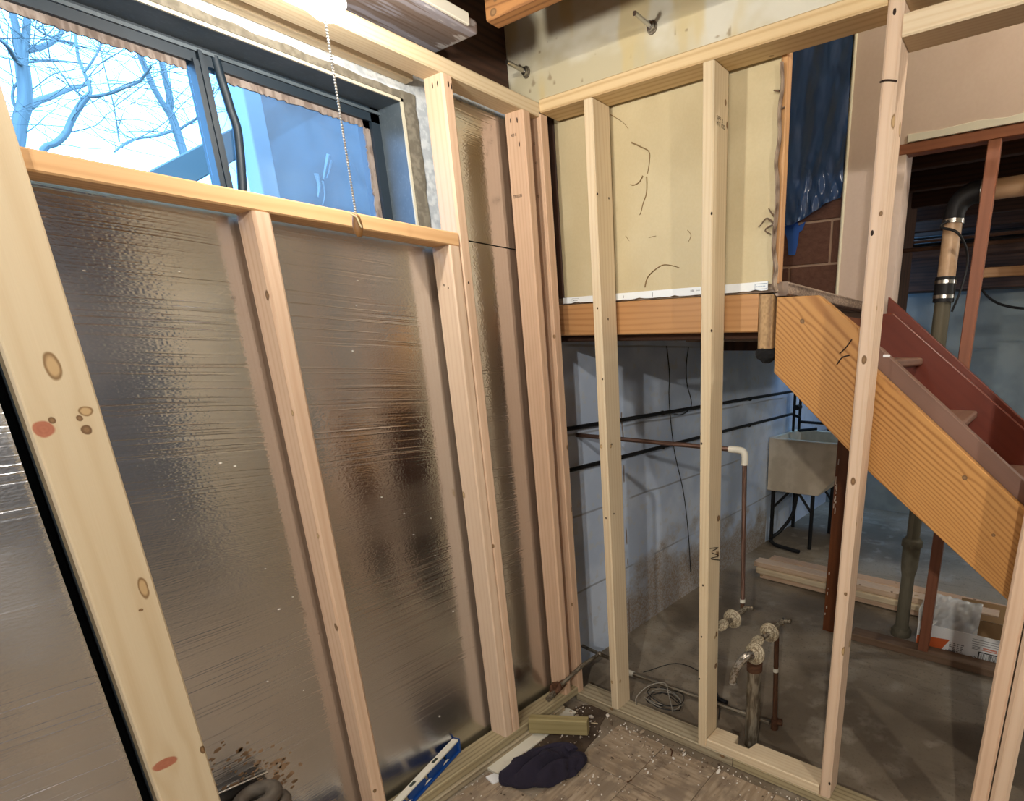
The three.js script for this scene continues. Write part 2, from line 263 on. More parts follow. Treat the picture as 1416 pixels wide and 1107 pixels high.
{ // dirt where the corner tiles are broken out
  const pts = []; for (let i = 0; i < 40; i++) { const a = i / 40 * 6.2832, r = 0.8 + 0.4 * fbm(Math.cos(a) * 3 + 4, Math.sin(a) * 3 + 4, 505); pts.push(new THREE.Vector2(0.11 + 0.15 * r * Math.cos(a), -(0.26 + 0.27 * r * Math.sin(a)))); }
  const g = new THREE.ExtrudeGeometry(new THREE.Shape(pts), { depth: 0.0035, bevelEnabled: false }); g.rotateX(-Math.PI / 2); obj('dirt_patch', planar(g.translate(0, -0.0015, 0), 0.4), DIRT, floor);
}
// window opening in the foundation wall: z 0.375..1.31, y 1.86..2.283
const WZ0 = 0.375, WZ1 = 1.325, WY0 = 1.86, WY1 = 2.283;
const wallUV = (g) => { const p = g.attributes.position, u = g.attributes.uv; for (let i = 0; i < p.count; i++) u.setXY(i, -(p.getZ(i) - 0.2) / 4.4, p.getY(i) / 2.7); return g; };
struct(obj('wall_left', [wallUV(mbox([-0.45, -0.2, -0.01, 2.8, -4.3, 0.02]))], WALLBLUE));
struct(obj('wall_left_front', [mbox([-0.45, -0.2, -0.01, 2.8, 0.02, WZ0]), mbox([-0.45, -0.2, -0.01, 2.8, WZ1, 4.3]), mbox([-0.45, -0.2, -0.01, WY0, WZ0, WZ1]), mbox([-0.45, -0.2, WY1, 2.8, WZ0, WZ1])].map((g) => planar(g, 0.8)), PLASTER));
struct(obj('wall_far', mbox([-0.45, 4.7, -0.01, 2.8, -4.3, -4.05], 2), FARWALL));
struct(obj('wall_right', mbox([4.45, 4.7, -0.01, 3.9, -0.1, 4.3], 2), ROOMWALL));
struct(obj('wall_right_far', mbox([4.45, 4.7, -0.01, 3.9, -4.3, -0.1], 2), FARWALL));
struct(obj('wall_back', mbox([-0.45, 4.7, -0.01, 2.8, 4.05, 4.3], 2), ROOMWALL));
{ // floorboards of the storey above, seen from below
  const c = struct(obj('ceiling', mbox([-0.45, 4.7, 2.72, 2.8, -0.12, 4.3]), DARKJOIST));
  for (let i = 0; i < 10; i++) { const z = 0.0 + i * 0.19; obj('plank', boardGeo([0, 4.6, 0, 0.02, 0, 0.186], 'x', 0.002, rnd() * 3, rnd() * 3), DARKJOIST, c).position.set(2.2, 2.7, z + 0.09); }
  struct(obj('ceiling_far', mbox([0.73, 4.7, 2.72, 2.8, -4.3, -1.36]), DARKJOIST));
  struct(obj('ceiling_stairwell', mbox([-0.45, 4.7, 3.85, 3.95, -1.45, 0.05], 2), CREAM));
}
// painted masonry above the partition, and the stairwell's upper walls
struct(obj('wall_upper', [mbox([-0.2, 4.5, 2.362, 3.9, -0.1, -0.02], 1)].map((g) => { const p = g.attributes.position, u = g.attributes.uv; for (let i = 0; i < p.count; i++) u.setXY(i, p.getX(i) / 4.6, (p.getY(i) - 2.3) / 0.4); return g; }), BEAMPAINT));
struct(obj('wall_left_upper', mbox([-0.45, -0.2, 2.8, 3.9, -2.6, 0.05], 2), CREAM));
{ // stairwell far wall: drywall above the header, with a narrow return down to the landing
  const w = struct(obj('wall_stairwell', [mbox([0.668, 4.5, 2.405, 3.9, -1.36, -1.24], 2), mbox([0.668, 0.935, 1.69, 2.405, -1.36, -1.24], 2)], PINKDRY));
  obj('corner_bead', rod([0.674, 1.745, -1.236], [0.674, 3.85, -1.236], 0.008, 8), CREAMEDGE, w);
  obj('torn_edge', slab([[0.935, 2.404], [4.4, 2.404], [4.4, 2.436], [1.9, 2.434], [1.42, 2.44], [1.31, 2.428], [1.2, 2.437], [1.07, 2.43], [0.935, 2.434]], -1.242, -1.233, 0, 0.001), WHITEPAINT, w);
}
{ // concrete block wall behind the landing, painted brown
  const w = struct(obj('wall_landing', [mbox([-0.2, 0.70, 1.6, 2.16, -1.40, -1.248]), mbox([-0.2, 0.70, 3.3, 3.9, -1.4, -1.262])], MORTAR));
  const bx = new RoundedBoxGeometry(0.392, 0.182, 0.03, 1, 0.004);
  [[1.765, 0.02], [1.957, 0.225], [2.149 - 0.0, 0.02]].forEach(([y, off], r) => {
    for (let i = -1; i < 3; i++) {
      let x0 = -0.2 + off + (i - 0.5) * 0.402, x1 = x0 + 0.392; x0 = Math.max(x0, -0.2); x1 = Math.min(x1, 0.69); if (x1 - x0 < 0.03) continue;
      const h = r === 2 ? 0.1 : 0.182;
      const g = x1 - x0 > 0.39 && r < 2 ? bx : new RoundedBoxGeometry(x1 - x0, h, 0.03, 1, 0.004);
      obj('block', g, BLOCK[(i + r + 3) % 3], w).position.set((x0 + x1) / 2, y + h / 2, -1.259);
    }
  });
}
struct(obj('wall_entry', [mbox([-0.2, 0.72, 1.55, 3.9, -2.6, -2.5]), mbox([0.69, 0.72, 1.55, 3.9, -2.5, -1.37]), mbox([-0.2, 0.72, 1.55, 1.6, -2.5, -1.41]), mbox([-0.2, 0.72, 3.85, 3.9, -2.5, -1.45])], DARKJOIST));
struct(obj('ground', mbox([-40, -0.46, 1.2, 1.7, -30, 30], 3), DIRT));

{ // window_1: steel lining of the opening, dark sashes, two panes and crumbling putty
  const w = group('window_1', [-0.2, WY0, WZ0]); struct(w);
  const X = -0.335, L = (b) => [b[0] + 0.2, b[1] + 0.2, b[2] - WY0, b[3] - WY0, b[4] - WZ0, b[5] - WZ0], B = (b) => mbox(L(b), 0.5);
  obj('lining', [B([-0.45, -0.203, WY1 - 0.006, WY1, WZ0, WZ1]), B([-0.45, -0.203, WY0, WY0 + 0.006, WZ0, WZ1]), B([-0.45, -0.203, WY0, WY1, WZ0, WZ0 + 0.006]), B([-0.45, -0.203, WY0, WY1, WZ1 - 0.006, WZ1])], FRAMEPAINT, w);
  obj('edge_bead', [B([-0.203, -0.196, WY1 - 0.008, WY1 + 0.001, WZ0, WZ1]), B([-0.203, -0.196, WY0, WY1, WZ0 - 0.001, WZ0 + 0.007])], CREAMEDGE, w);
  obj('mortar_strip', (() => { // bare mortar round the steel, its outer edge broken
    const top = [], side = []; for (let i = 0; i <= 26; i++) top.push([WZ0 - 0.042 + i * (WZ1 - WZ0 + 0.06) / 26, WY1 + 0.02 + rr(-0.003, 0.004)]);
    for (let i = 0; i <= 14; i++) side.push([WZ0 - 0.040 + rr(-0.006, 0.004), WY1 + 0.018 - i * 0.033]);
    const poly = [[WZ1, WY1], [WZ0, WY1], [WZ0, WY0], ...side.reverse(), ...top];
    const s = new THREE.Shape(poly.map((p) => new THREE.Vector2(p[0] - WZ0, p[1] - WY0))), g = new THREE.ExtrudeGeometry(s, { depth: 0.004, bevelEnabled: false }); g.rotateY(-Math.PI / 2); g.translate(0.004, 0, 0); return planar(g, 0.3);
  })(), RAWCONC, w);
  const fr = obj('frame', [B([X - 0.03, X + 0.012, WY1 - 0.045, WY1 - 0.006, WZ0, WZ1]), B([X - 0.03, X + 0.012, WY0, WY0 + 0.045, WZ0, WZ1]), B([X - 0.03, X + 0.012, WY0, WY1, WZ0 + 0.006, WZ0 + 0.034]), B([X - 0.03, X + 0.012, WY0, WY1, WZ1 - 0.034, WZ1])], FRAMEDARK, w);
  obj('frame_lip', [B([X + 0.012, X + 0.02, WY1 - 0.022, WY1 - 0.014, WZ0, WZ1])], FRAMEPAINT, fr);
  obj('mullion', [B([X - 0.03, X + 0.022, WY0, WY1 - 0.04, 0.83, 0.858]), B([X + 0.022, X + 0.028, WY0, WY1 - 0.02, 0.838, 0.846])], FRAMEDARK, w);
  obj('mullion', (() => { const g = tube([[297, 78], [303, 100], [314, 135], [319, 152], [327, 175], [331, 205], [334, 240], [336, 275]].map(([a, b]) => at(a, b, 'x', X + 0.012).sub(w.position)), 0.0105, 40, 6); return g; })(), FRAMEDARK, w);
  const GL = phys({ specularIntensity: 0.15, color: 0xf4fbff, transmission: 1, thickness: 0, roughness: 0.03, ior: 1.45 });
  const GD = phys({ specularIntensity: 0.3, color: 0xd8e6f0, transmission: 0.93, thickness: 0, roughness: 0.08, ior: 1.45 });
  obj('pane', B([X - 0.012, X - 0.009, WY0 + 0.04, WY1 - 0.04, 0.86, WZ1 - 0.03]), GL, w); obj('pane', B([X - 0.012, X - 0.009, WY0 + 0.04, WY1 - 0.04, WZ0 + 0.03, 0.842]), GD, w);
  const put = (z0, z1, y0, y1, n, hor) => { const poly = []; if (hor) { poly.push([z0, y1], [z1, y1]); for (let i = 0; i <= n; i++) poly.push([z1 + (z0 - z1) * i / n, y0 + rr(-0.0025, 0.003)]); } else { poly.push([z0, y0], [z0, y1]); for (let i = 0; i <= n; i++) poly.push([z1 + rr(-0.002, 0.003), y1 + (y0 - y1) * i / n]); } const s = new THREE.Shape(poly.map((p) => new THREE.Vector2(p[0] - WZ0, p[1] - WY0))), g = new THREE.ExtrudeGeometry(s, { depth: 0.006, bevelEnabled: false }); g.rotateY(-Math.PI / 2); g.translate(X + 0.2 - 0.002, 0, 0); return planar(g, 0.3); };
  obj('putty', put(0.866, WZ1 - 0.03, WY1 - 0.063, WY1 - 0.04, 70, true), CAULK, w);
  obj('putty', put(WZ0 + 0.03, 0.80, WY1 - 0.063, WY1 - 0.04, 70, true), CAULK, w);
  obj('putty', put(WZ0 + 0.03, WZ0 + 0.052, WY0, WY1 - 0.04, 50, false), CAULK, w);
}

// ------------------------------------------------------------------ left framed wall (window wall)
const ins = (b, label) => tag(obj('insulation_panel', mbox(b, 1.3, 0.13 * b[4], 0.2), [FOIL, FOIL, FOAMEDGE, FOAMEDGE, FOAMEDGE, FOAMEDGE]), label, 'insulation', 'foil faced insulation panels behind the studs');
ins([-0.157, -0.107, 0.02, 2.305, 1.384, 2.6], 'foil faced insulation board at the far left, cut short of the knotty board');
ins([-0.157, -0.107, 0.02, 1.862, 0.345, 1.366], 'broad foil faced insulation board under the window, spattered with mud low down');
ins([-0.157, -0.107, 0.02, 1.898, -0.02, 0.312], 'tall narrow foil faced insulation board beside the corner, below a thin seam');
ins([-0.157, -0.107, 1.902, 2.305, -0.02, 0.312], 'short foil faced insulation offcut above the thin seam beside the corner');
struct(obj('trim_1', mbox([-0.198, -0.158, 0.0, 1.85, 1.33, 1.42]), FOAMEDGE));

const SB = -0.089;
board('wall_stud', [-0.02, 0.018, 0.071, 2.31, 1.274, 1.373], 'y', HERO, 'wide pale knotty board standing at the left edge, its flat face to the room', 'stud', null, { uo: 0, vo: 0, e: 0.003 });
{ // knots of that board: flat discs of darker end grain set flush in its face
  const b = scene.children[scene.children.length - 1], face = [[73, 507, 12, 17, 2], [60, 593, 15, 10, 1], [72, 581, 5, 4, 0], [118, 568, 11, 6, 2], [120, 594, 8, 6, 0], [110, 578, 5, 4, 0], [198, 812, 8, 16, 2], [228, 1055, 22, 8, 1], [281, 1036, 6, 7, 0], [195, 843, 4, 2, 0]];
  const U0 = 0; // front face of the stick runs from u=... measured below
  const [fu0] = (() => { const g = b.geometry, p = g.attributes.position, n = g.attributes.normal, u = g.attributes.uv; let lo = 9, hi = -9, zlo = 0, zhi = 0; for (let i = 0; i < p.count; i++) if (n.getX(i) > 0.9) { const uu = u.getX(i); if (uu < lo) { lo = uu; zlo = p.getZ(i); } if (uu > hi) { hi = uu; zhi = p.getZ(i); } } return [[lo, hi, zlo, zhi]]; })();
  const [lo, hi, zlo, zhi] = fu0, kn = face.map(([px, py, w, h, t]) => { const P = at(px, py, 'x', 0.018), z = P.z - b.position.z, u = lo + (hi - lo) * (z - zlo) / (zhi - zlo), k = 0.00095; return [u * TU, (P.y - 0.071), w * k, h * k * 1.6, t]; });
  const t = woodTex({ w: 512, h: 2048, base: [208, 190, 158], dark: [184, 156, 116], s: 90, freq: 20, amt: 0.3, blotch: 0.3, knots: kn }); b.material = mat({ map: t, bumpMap: t, bumpScale: 0.0004, roughness: 0.62 });
}
board('wall_stud', [SB, 0, 0.071, 1.857, 0.889, 0.927], 'y', PINE[2], 'short pine stud under the middle of the window sill, dividing the foil', 'stud', null, { e: 0.006 });
board('wall_stud', [SB, 0, 0.071, 1.857, 0.3765, 0.414], 'y', PINE[0], 'pine stud holding up the right end of the window sill', 'stud', null, { e: 0.004 });
board('wall_stud', [SB, 0, 0.071, 2.31, 0.338, 0.376], 'y', PINE[2], 'full height pine stud right of the window, nailed beside the sill support', 'stud', null, { e: 0.006 });
board('wall_stud', [SB, 0, 0.071, 2.31, 0.04, 0.078], 'y', PINE[3], 'pine stud next to the corner, ink stamped near its split top', 'stud', null, { e: 0.006 });
board('wall_stud', [-0.05, 0.002, 0.04, 2.32, -0.036, 0], 'y', PINE[3], 'slim reddish pine stud filling the room corner', 'stud', null, { e: 0.003 });
board('sill_plate', [SB, 0, 1.857, 1.895, 0.3785, 1.2735], 'z', wm({ base: [214, 172, 124], dark: [182, 132, 82], s: 61, freq: 42, amt: 0.4 }), 'horizontal pine two-by-four under the window, lying on the short studs', 'sill');
board('top_plate', [SB, 0, 2.31, 2.352, 0.0, 2.6], 'z', PINE[4], 'long top plate running above the window into the corner', 'top plate');
board('furring_strip', [-0.198, -0.155, 2.326, 2.42, 0.36, 2.6], 'z', PINE[4], 'flat wood strip on the wall directly above the window plaster', 'strip');
board('rim_joist', [-0.198, -0.158, 2.425, 2.70, -0.018, 2.6], 'z', DARKJOIST, 'dark old rim joist on top of the window wall', 'joist');
board('bottom_plate', [SB, 0, 0.033, 0.071, 0.0, 2.6], 'z', PT, 'greenish treated bottom plate along the foil wall', 'bottom plate');
board('sleeper_board', [SB - 0.004, 0.012, 0, 0.033, 0.1, 2.6], 'z', PTGREY, 'weathered grey board lying on the floor under the treated plate of the foil wall', 'board');

// ------------------------------------------------------------------ right framed wall (partition)
board('wall_stud', [0.197, 0.235, 0.04, 2.32, SB, 0], 'y', PINE[1], 'pale pine partition stud nearest the corner', 'stud', null, { e: 0.004 });
board('wall_stud', [0.645, 0.683, 0.04, 2.32, SB, 0], 'y', PINE[4], 'pale pine partition stud in the middle, in front of the copper pipe elbow', 'stud', null, { e: 0.004 });
board('wall_stud', [1.149, 1.187, 0.042, 2.68, SB, 0], 'y', PINE[0], 'tall pinkish stud beside the doorway, crossing the stair stringer', 'stud', null, { e: 0.006 });
board('wall_stud', [1.606, 1.65, 0.042, 2.25, SB, 0.0], 'y', PINE[2], 'doorway stud at the right edge, its left one of two', 'stud', null, { e: 0.006 });
board('wall_stud', [1.654, 1.70, 0.042, 2.68, SB, 0.006], 'y', PINE[0], 'doorway stud at the right edge, its right one of two', 'stud', null, { e: 0.01 });
[2.12, 2.55, 2.98, 3.41, 3.84].forEach((x, i) => board('wall_stud', [x, x + 0.038, 0.04, 2.32, SB, 0], 'y', PINE[1], `partition stud beyond the right edge of the view, ${['first', 'second', 'third', 'fourth', 'fifth'][i]} past the doorway`, 'stud', 'partition studs outside the view'));
board('top_plate', [0.002, 1.148, 2.322, 2.361, SB, 0], 'x', wm({ base: [216, 190, 146], dark: [178, 142, 96], s: 71, freq: 48, amt: 0.4, knots: kset(8, 91) }), 'top plate of the partition under the cream painted beam', 'top plate');
board('door_header', [1.188, 1.65, 2.25, 2.296, SB, 0], 'x', PINE[1], 'header across the top of the doorway at the upper right', 'header');
board('top_plate', [1.188, 4.4, 2.322, 2.361, SB, 0], 'x', PINE[1], 'top plate above the doorway header', 'top plate');
board('bottom_plate', [-0.01, 0.802, 0, 0.04, SB, 0], 'x', PTGREY, 'grey weathered bottom plate under the partition studs near the corner', 'bottom plate');
board('bottom_plate', [0.805, 2.6, 0, 0.04, SB, 0], 'x', PT, 'greenish treated bottom plate running under the doorway', 'bottom plate');
tag((() => { // new pine plate with a notch cut round the standing pipe
  const s = new THREE.Shape([[0.685, 0], [1.147, 0], [1.147, 0.089], [0.862, 0.089], [0.85, 0.043], [0.787, 0.043], [0.782, 0.089], [0.685, 0.089]].map((p) => new THREE.Vector2(...p)));
  const g = new THREE.ExtrudeGeometry(s, { depth: 0.032, bevelEnabled: true, bevelThickness: 0.003, bevelSize: 0.003, bevelOffset: -0.003, bevelSegments: 1 }); g.rotateX(-Math.PI / 2); g.translate(0, 0.043, 0);
  const p = g.attributes.position, u = g.attributes.uv; for (let i = 0; i < p.count; i++) u.setXY(i, (p.getZ(i) + p.getY(i)) / TU, p.getX(i) / TV);
  return obj('bottom_plate', g, PINE[1]);
})(), 'short new pine plate with a notch cut round the standing pipe', 'bottom plate');

// nail holes, ink stamps and a crack, each on its own stud
const studs = scene.children.filter((o) => o.name.startsWith('wall_stud'));
const NAILM = mat({ color: 0x2c1d12, roughness: 0.9 }), nailG = new THREE.SphereGeometry(1, 8, 6);
const nail = (stud, px, py, axis, value, w, h) => { const P = at(px, py, axis, value).sub(stud.position), n = obj('nail_hole', nailG, NAILM, stud); n.position.copy(P); n.scale.set(axis === 'x' ? 0.0012 : w, h, axis === 'z' ? 0.0012 : w); };
for (const [px, py] of [[598, 118], [605, 116]]) nail(studs[3], px, py, 'z', 0.376, 0.0025, 0.008);
for (const [px, py] of [[620, 116], [624, 119]]) nail(studs[3], px, py, 'x', 0, 0.0025, 0.008);
for (const [px, py] of [[706, 167], [715, 166], [718, 199]]) nail(studs[4], px, py, 'z', 0.078, 0.0028, 0.008);
for (const [px, py] of [[614, 394], [620, 398]]) nail(studs[2], px, py, 'z', 0.414, 0.0022, 0.004);
for (const [px, py] of [[648, 391]]) nail(studs[3], px, py, 'x', 0, 0.003, 0.004);
for (const [px, py] of [[826, 268], [826, 426], [833, 524], [838, 716]]) nail(studs[6], px, py, 'z', 0, 0.0035, 0.004);
for (const [px, py] of [[842, 274], [841, 441], [846, 614], [849, 710]]) nail(studs[6], px, py, 'x', 0.235, 0.003, 0.004);
for (const [px, py] of [[984, 295], [984, 457], [970, 613], [972, 809], [970, 880], [967, 938]]) nail(studs[7], px, py, 'z', 0, 0.0035, 0.0045);
for (const [px, py] of [[1237, 16], [1206, 322], [1147, 1083]]) nail(studs[8], px, py, 'z', 0, 0.004, 0.007);
const stamp = (stud, text, px, py, axis, value, w, h) => { const cv = document.createElement('canvas'); cv.width = 128; cv.height = 40; const c = cv.getContext('2d'); c.fillStyle = '#000'; c.fillRect(0, 0, 128, 40); c.fillStyle = '#b0b0b0'; c.font = 'bold 34px sans-serif'; c.fillText(text, 4, 32, 120); const t = new THREE.CanvasTexture(cv), g = new THREE.PlaneGeometry(w, h); if (axis === 'x') g.rotateY(Math.PI / 2); const q = obj('ink_stamp', g, mat({ color: 0x2a2018, alphaMap: t, transparent: true, roughness: 0.9 }), stud); q.position.copy(at(px, py, axis, value).sub(stud.position)); q.position[axis] += 0.0006; };
stamp(studs[4], 'TBSSN', 717, 271, 'z', 0.078, 0.055, 0.016); stamp(studs[4], 'KD 8', 713, 186, 'z', 0.078, 0.045, 0.014);
stamp(studs[5], 'YSN', 746, 271, 'z', 0, 0.026, 0.016); stamp(studs[5], 'KD', 741, 198, 'z', 0, 0.024, 0.014); stamp(studs[5], 'HT', 743, 225, 'z', 0, 0.024, 0.012);
stamp(studs[7], 'SPF 2', 997, 166, 'x', 0.683, 0.055, 0.018); stamp(studs[7], 'HT KD', 998, 174, 'x', 0.683, 0.07, 0.018);
{ const L = (a, b) => at(a, b, 'z', 0.0008).sub(studs[8].position); obj('crack', tube([L(1216.5, 114), L(1222, 111.5), L(1230, 111), L(1240, 112)], 0.0022, 16, 5), NAILM, studs[8]); }
{ const L = (a, b) => at(a, b, 'x', 0.686); tag(obj('bent_wire', tube([L(982, 758), L(993, 757), L(984, 763), L(994, 768), L(983, 772), L(995, 774)], 0.0016, 40, 5), mat({ color: 0x3a3028, roughness: 0.6, metalness: 0.5 })), 'small zigzag of bent wire stuck to the side of the middle partition stud', 'wire'); }
{ // flecks of plaster clinging to the foil
  const gs = []; for (const [px, py] of [[528, 687], [559, 710], [596, 716], [572, 739], [602, 768], [367, 786], [405, 825], [386, 842], [627, 845], [370, 942], [420, 954], [495, 388], [493, 422], [488, 485], [152, 370], [248, 375], [116, 374], [305, 640], [325, 644], [240, 718], [450, 710], [608, 990]]) { const P = at(px, py, 'x', -0.1058), g = new THREE.IcosahedronGeometry(rr(0.0016, 0.0034), 0); g.scale(0.35, 0.7, 1.3); g.translate(P.x + 0.0006, P.y, P.z); gs.push(g); }
  const q = tag(obj('plaster_flecks', gs, mat({ color: 0xe8e2d8, roughness: 1 })), 'white plaster flecks clinging to the foil boards', 'debris'); q.userData.kind = 'stuff';
}

// ------------------------------------------------------------------ ceiling: joists, whitewashed plank, bulbs
board('ceiling_joist', [0.1, 4.4, 2.44, 2.70, 0.236, 0.282], 'x', JOIST, 'orange brown ceiling joist whose end shows above the corner', 'joist');
[0.8, 1.42, 1.88, 2.6, 3.08].forEach((z, i) => board('ceiling_joist', [-0.15, 4.4, 2.44, 2.70, z, z + 0.046], 'x', JOIST, `ceiling joist over the room, above the view, ${['second', 'third', 'fourth', 'fifth', 'sixth'][i]} from the partition`, 'joist', 'ceiling joists above the view'));
tag(obj('overhead_plank', (() => { const poly = [[-0.115, 0], [0.085, 0]]; const g = new RoundedBoxGeometry(0.2, 0.034, 2.0, 2, 0.009); g.translate(0, 0.017, -1.0); const p = g.attributes.position, u = g.attributes.uv; for (let i = 0; i < p.count; i++) u.setXY(i, (p.getX(i) + p.getY(i)) / TU, p.getZ(i) / TV); return g; })(), WHITEWASH), 'rough whitewashed plank nailed under the joists above the window', 'plank').position.set(-0.015, 2.405, 2.3);
board('plank_edging', [0.0855, 0.0965, 2.41, 2.439, 0.34, 2.2], 'z', WHITEPAINT, 'thin white strip along the room edge of the whitewashed plank', 'strip');
const BULBGLOW = mat({ color: 0xffffff, emissive: new THREE.Color(1, 0.95, 0.84), emissiveIntensity: 5, roughness: 0.4 }), PORC = mat({ color: 0xe6e2d8, roughness: 0.3 });
LAMPS.forEach(([x, y, z, cd], i) => {
  const t = group('ceiling_bulb', [x, 2.44, z]);
  const d = y - 2.44;
  obj('socket', lathe([[0.0, 0], [0.055, 0], [0.055, -0.012], [0.03, -0.03], [0.024, -0.07], [0, -0.07]].map(([r, h]) => [r, h]).reverse(), 24, [0, 0, 0], [0, 1, 0]), PORC, t);
  obj('glass_bulb', lathe([[0.0, d - 0.046], [0.018, d - 0.042], [0.034, d - 0.03], [0.044, d - 0.01], [0.044, d + 0.01], [0.036, d + 0.03], [0.02, d + 0.05], [0.014, d + 0.085]], 24, [0, 0, 0], [0, 1, 0]), BULBGLOW, t);
  tag(t, LAMPS[i][4], 'light');
  const l = new THREE.PointLight(WARM, cd, 0, 2); l.position.set(x, y, z); l.castShadow = true; l.shadow.radius = 1.6; l.name = 'bulb_light'; scene.add(l);
  if (i === 0) { // pull chain of little steel balls, with a wooden knob
    const bead = new THREE.SphereGeometry(0.0027, 8, 6), gs = []; for (let k = 0; k < 68; k++) { const q = bead.clone(); q.translate(0.0, -0.232 - 0.0054 * k, 0.0); gs.push(q); }
    const c = obj('pull_chain', gs, mat({ color: 0xd9d9d6, metalness: 0.6, roughness: 0.35 }), t); c.position.set(0.004, 0, 0.002);
    const kb = obj('knob', lathe([[0, -0.047], [0.006, -0.045], [0.0105, -0.034], [0.0105, -0.02], [0.008, -0.006], [0.004, 0], [0, 0]], 16, [0.004, -0.598, 0.002], [0, 1, 0]), mat({ color: 0x8a6236, roughness: 0.5 }), t);
    obj('string', tube([[-0.006, -0.596, 0.004], [0.004, -0.6, 0.013], [0.012, -0.606, 0.006], [0.017, -0.62, 0.004], [0.019, -0.627, 0.002]], 0.0018, 20, 6), mat({ color: 0xd8cba2, roughness: 0.9 }), kb);
  }
});
for (const [[x, y, z, cd], top, label] of [[STAIRLAMP, 3.85, 'opal globe lamp on the stairwell ceiling'], [BACKLAMP, 2.7, 'opal globe lamp over the back of the basement']]) {
  const t = group('globe_lamp', [x, top, z]); obj('canopy', rod([0, -0.03, 0], [0, 0, 0], 0.06, 24), PORC, t); obj('stem', rod([0, y - top + 0.07, 0], [0, -0.02, 0], 0.008, 10), PORC, t);
  obj('glass_globe', new THREE.SphereGeometry(0.08, 28, 18).translate(0, y - top, 0), BULBGLOW, t); tag(t, label, 'light');
  const l = new THREE.PointLight(WARM, cd, 0, 2); l.position.set(x, y, z); l.castShadow = true; l.shadow.radius = 3.5; l.name = 'globe_light'; scene.add(l);
}
for (const [px, py, label] of [[902, 38, 'bright steel anchor bolt sticking out of the cream beam, the higher of the two'], [728, 100, 'anchor bolt in the shadowed end of the cream beam near the corner']]) {
  const P = at(px, py, 'z', -0.02), t = group('anchor_bolt', [P.x, P.y, -0.02]);
  obj('shank', rod([0, 0, -0.03], [0, 0, 0.085], 0.0065, 12), STEEL, t); obj('washer', rod([0, 0, 0.0005], [0, 0, 0.003], 0.018, 18), GALV, t);
  obj('nut', rod([0, 0, 0.003], [0, 0, 0.013], 0.013, 6), STEEL, t); tag(t, label, 'bolt');
}

// ------------------------------------------------------------------ landing, stairs
tag(obj('landing_deck', mbox([-0.198, 0.846, 1.722, 1.744, -1.235, -0.105], 1), OLDGREY), 'weathered landing deck edge behind the partition studs', 'landing');
board('rim_joist', [-0.198, 0.797, 1.606, 1.72, -0.14, -0.1], 'x', FIR, 'orange rim joist carrying the landing behind the studs', 'joist');
board('landing_joist', [-0.198, 0.8, 1.585, 1.70, -0.20, -0.15], 'x', DARKJOIST, 'dark joist just behind the orange rim joist', 'joist');
board('hanger_block', [0.799, 0.846, 1.555, 1.716, -0.139, -0.098], 'y', wm({ base: [178, 146, 104], dark: [104, 76, 50], s: 261, freq: 30, amt: 0.4, blotch: 1.0, rough: 0.4 }), 'old vertical wood block at the joint of rim joist and stringer', 'block');
{ const g = new THREE.IcosahedronGeometry(0.034, 3), p = g.attributes.position; for (let i = 0; i < p.count; i++) { const k = 0.75 + 0.5 * fbm(p.getX(i) * 60 + 5, p.getY(i) * 60 + p.getZ(i) * 40, 600); p.setXYZ(i, p.getX(i) * k, p.getY(i) * k * 0.75, p.getZ(i) * k * 0.8); } g.computeVertexNormals(); tag(obj('foam_wad', g, mat({ color: 0x0e0e10, roughness: 1 })), 'wad of black foam stuck under the old vertical block', 'foam').position.set(0.822, 1.537, -0.118); }
{ // ragged nosing of the landing beside the stairs
  const g = stickGeo(0.045, 0.04, 1.12, 0.006, 0.3, 0.2), p = g.attributes.position; g.rotateX(-Math.PI / 2); g.translate(0, 0, 0);
  const q = tag(obj('landing_nosing', g, wm({ base: [122, 104, 90], dark: [58, 42, 34], s: 251, freq: 30, amt: 0.6, blotch: 1.4, rough: 0.8 })), 'splintered dark nosing along the edge of the landing', 'nosing'); q.position.set(0.8705, 1.73, -0.105);
}
board('backing_board', [-0.198, -0.036, 1.746, 2.66, -0.135, -0.101], 'y', DARKJOIST, 'dark stained board in the gap left of the beige wallboard', 'board');
{ // beige wallboard closing the landing side, with a white tape strip below
  const b = tag(obj('wallboard', mbox([-0.032, 0.84, 1.746, 2.66, -0.116, -0.101], 1.2), BEIGE), 'beige painted wallboard behind the partition studs, traced by dry root marks', 'wallboard');
  const roots = [[[874, 197], [887, 203], [898, 210], [898, 222], [895, 240]], [[895, 244], [894, 256], [893, 268], [888, 282], [886, 295], [884, 297]], [[889, 243], [884, 252], [876, 256], [872, 255]], [[892, 397], [896, 384], [905, 373], [918, 366], [930, 367], [940, 370]], [[845, 158], [862, 170], [868, 178]], [[950, 318], [955, 325], [951, 335]], [[866, 326], [871, 333]], [[898, 328], [908, 326]]];
  roots.forEach((r, i) => obj('root_mark', tube(r.map(([x, y]) => at(x + rr(-1, 1), y, 'z', -0.1)), i < 4 ? 0.0024 : 0.0012, 22, 5, 0.5), mat({ color: 0x8a7350, roughness: 1 }), b));
}
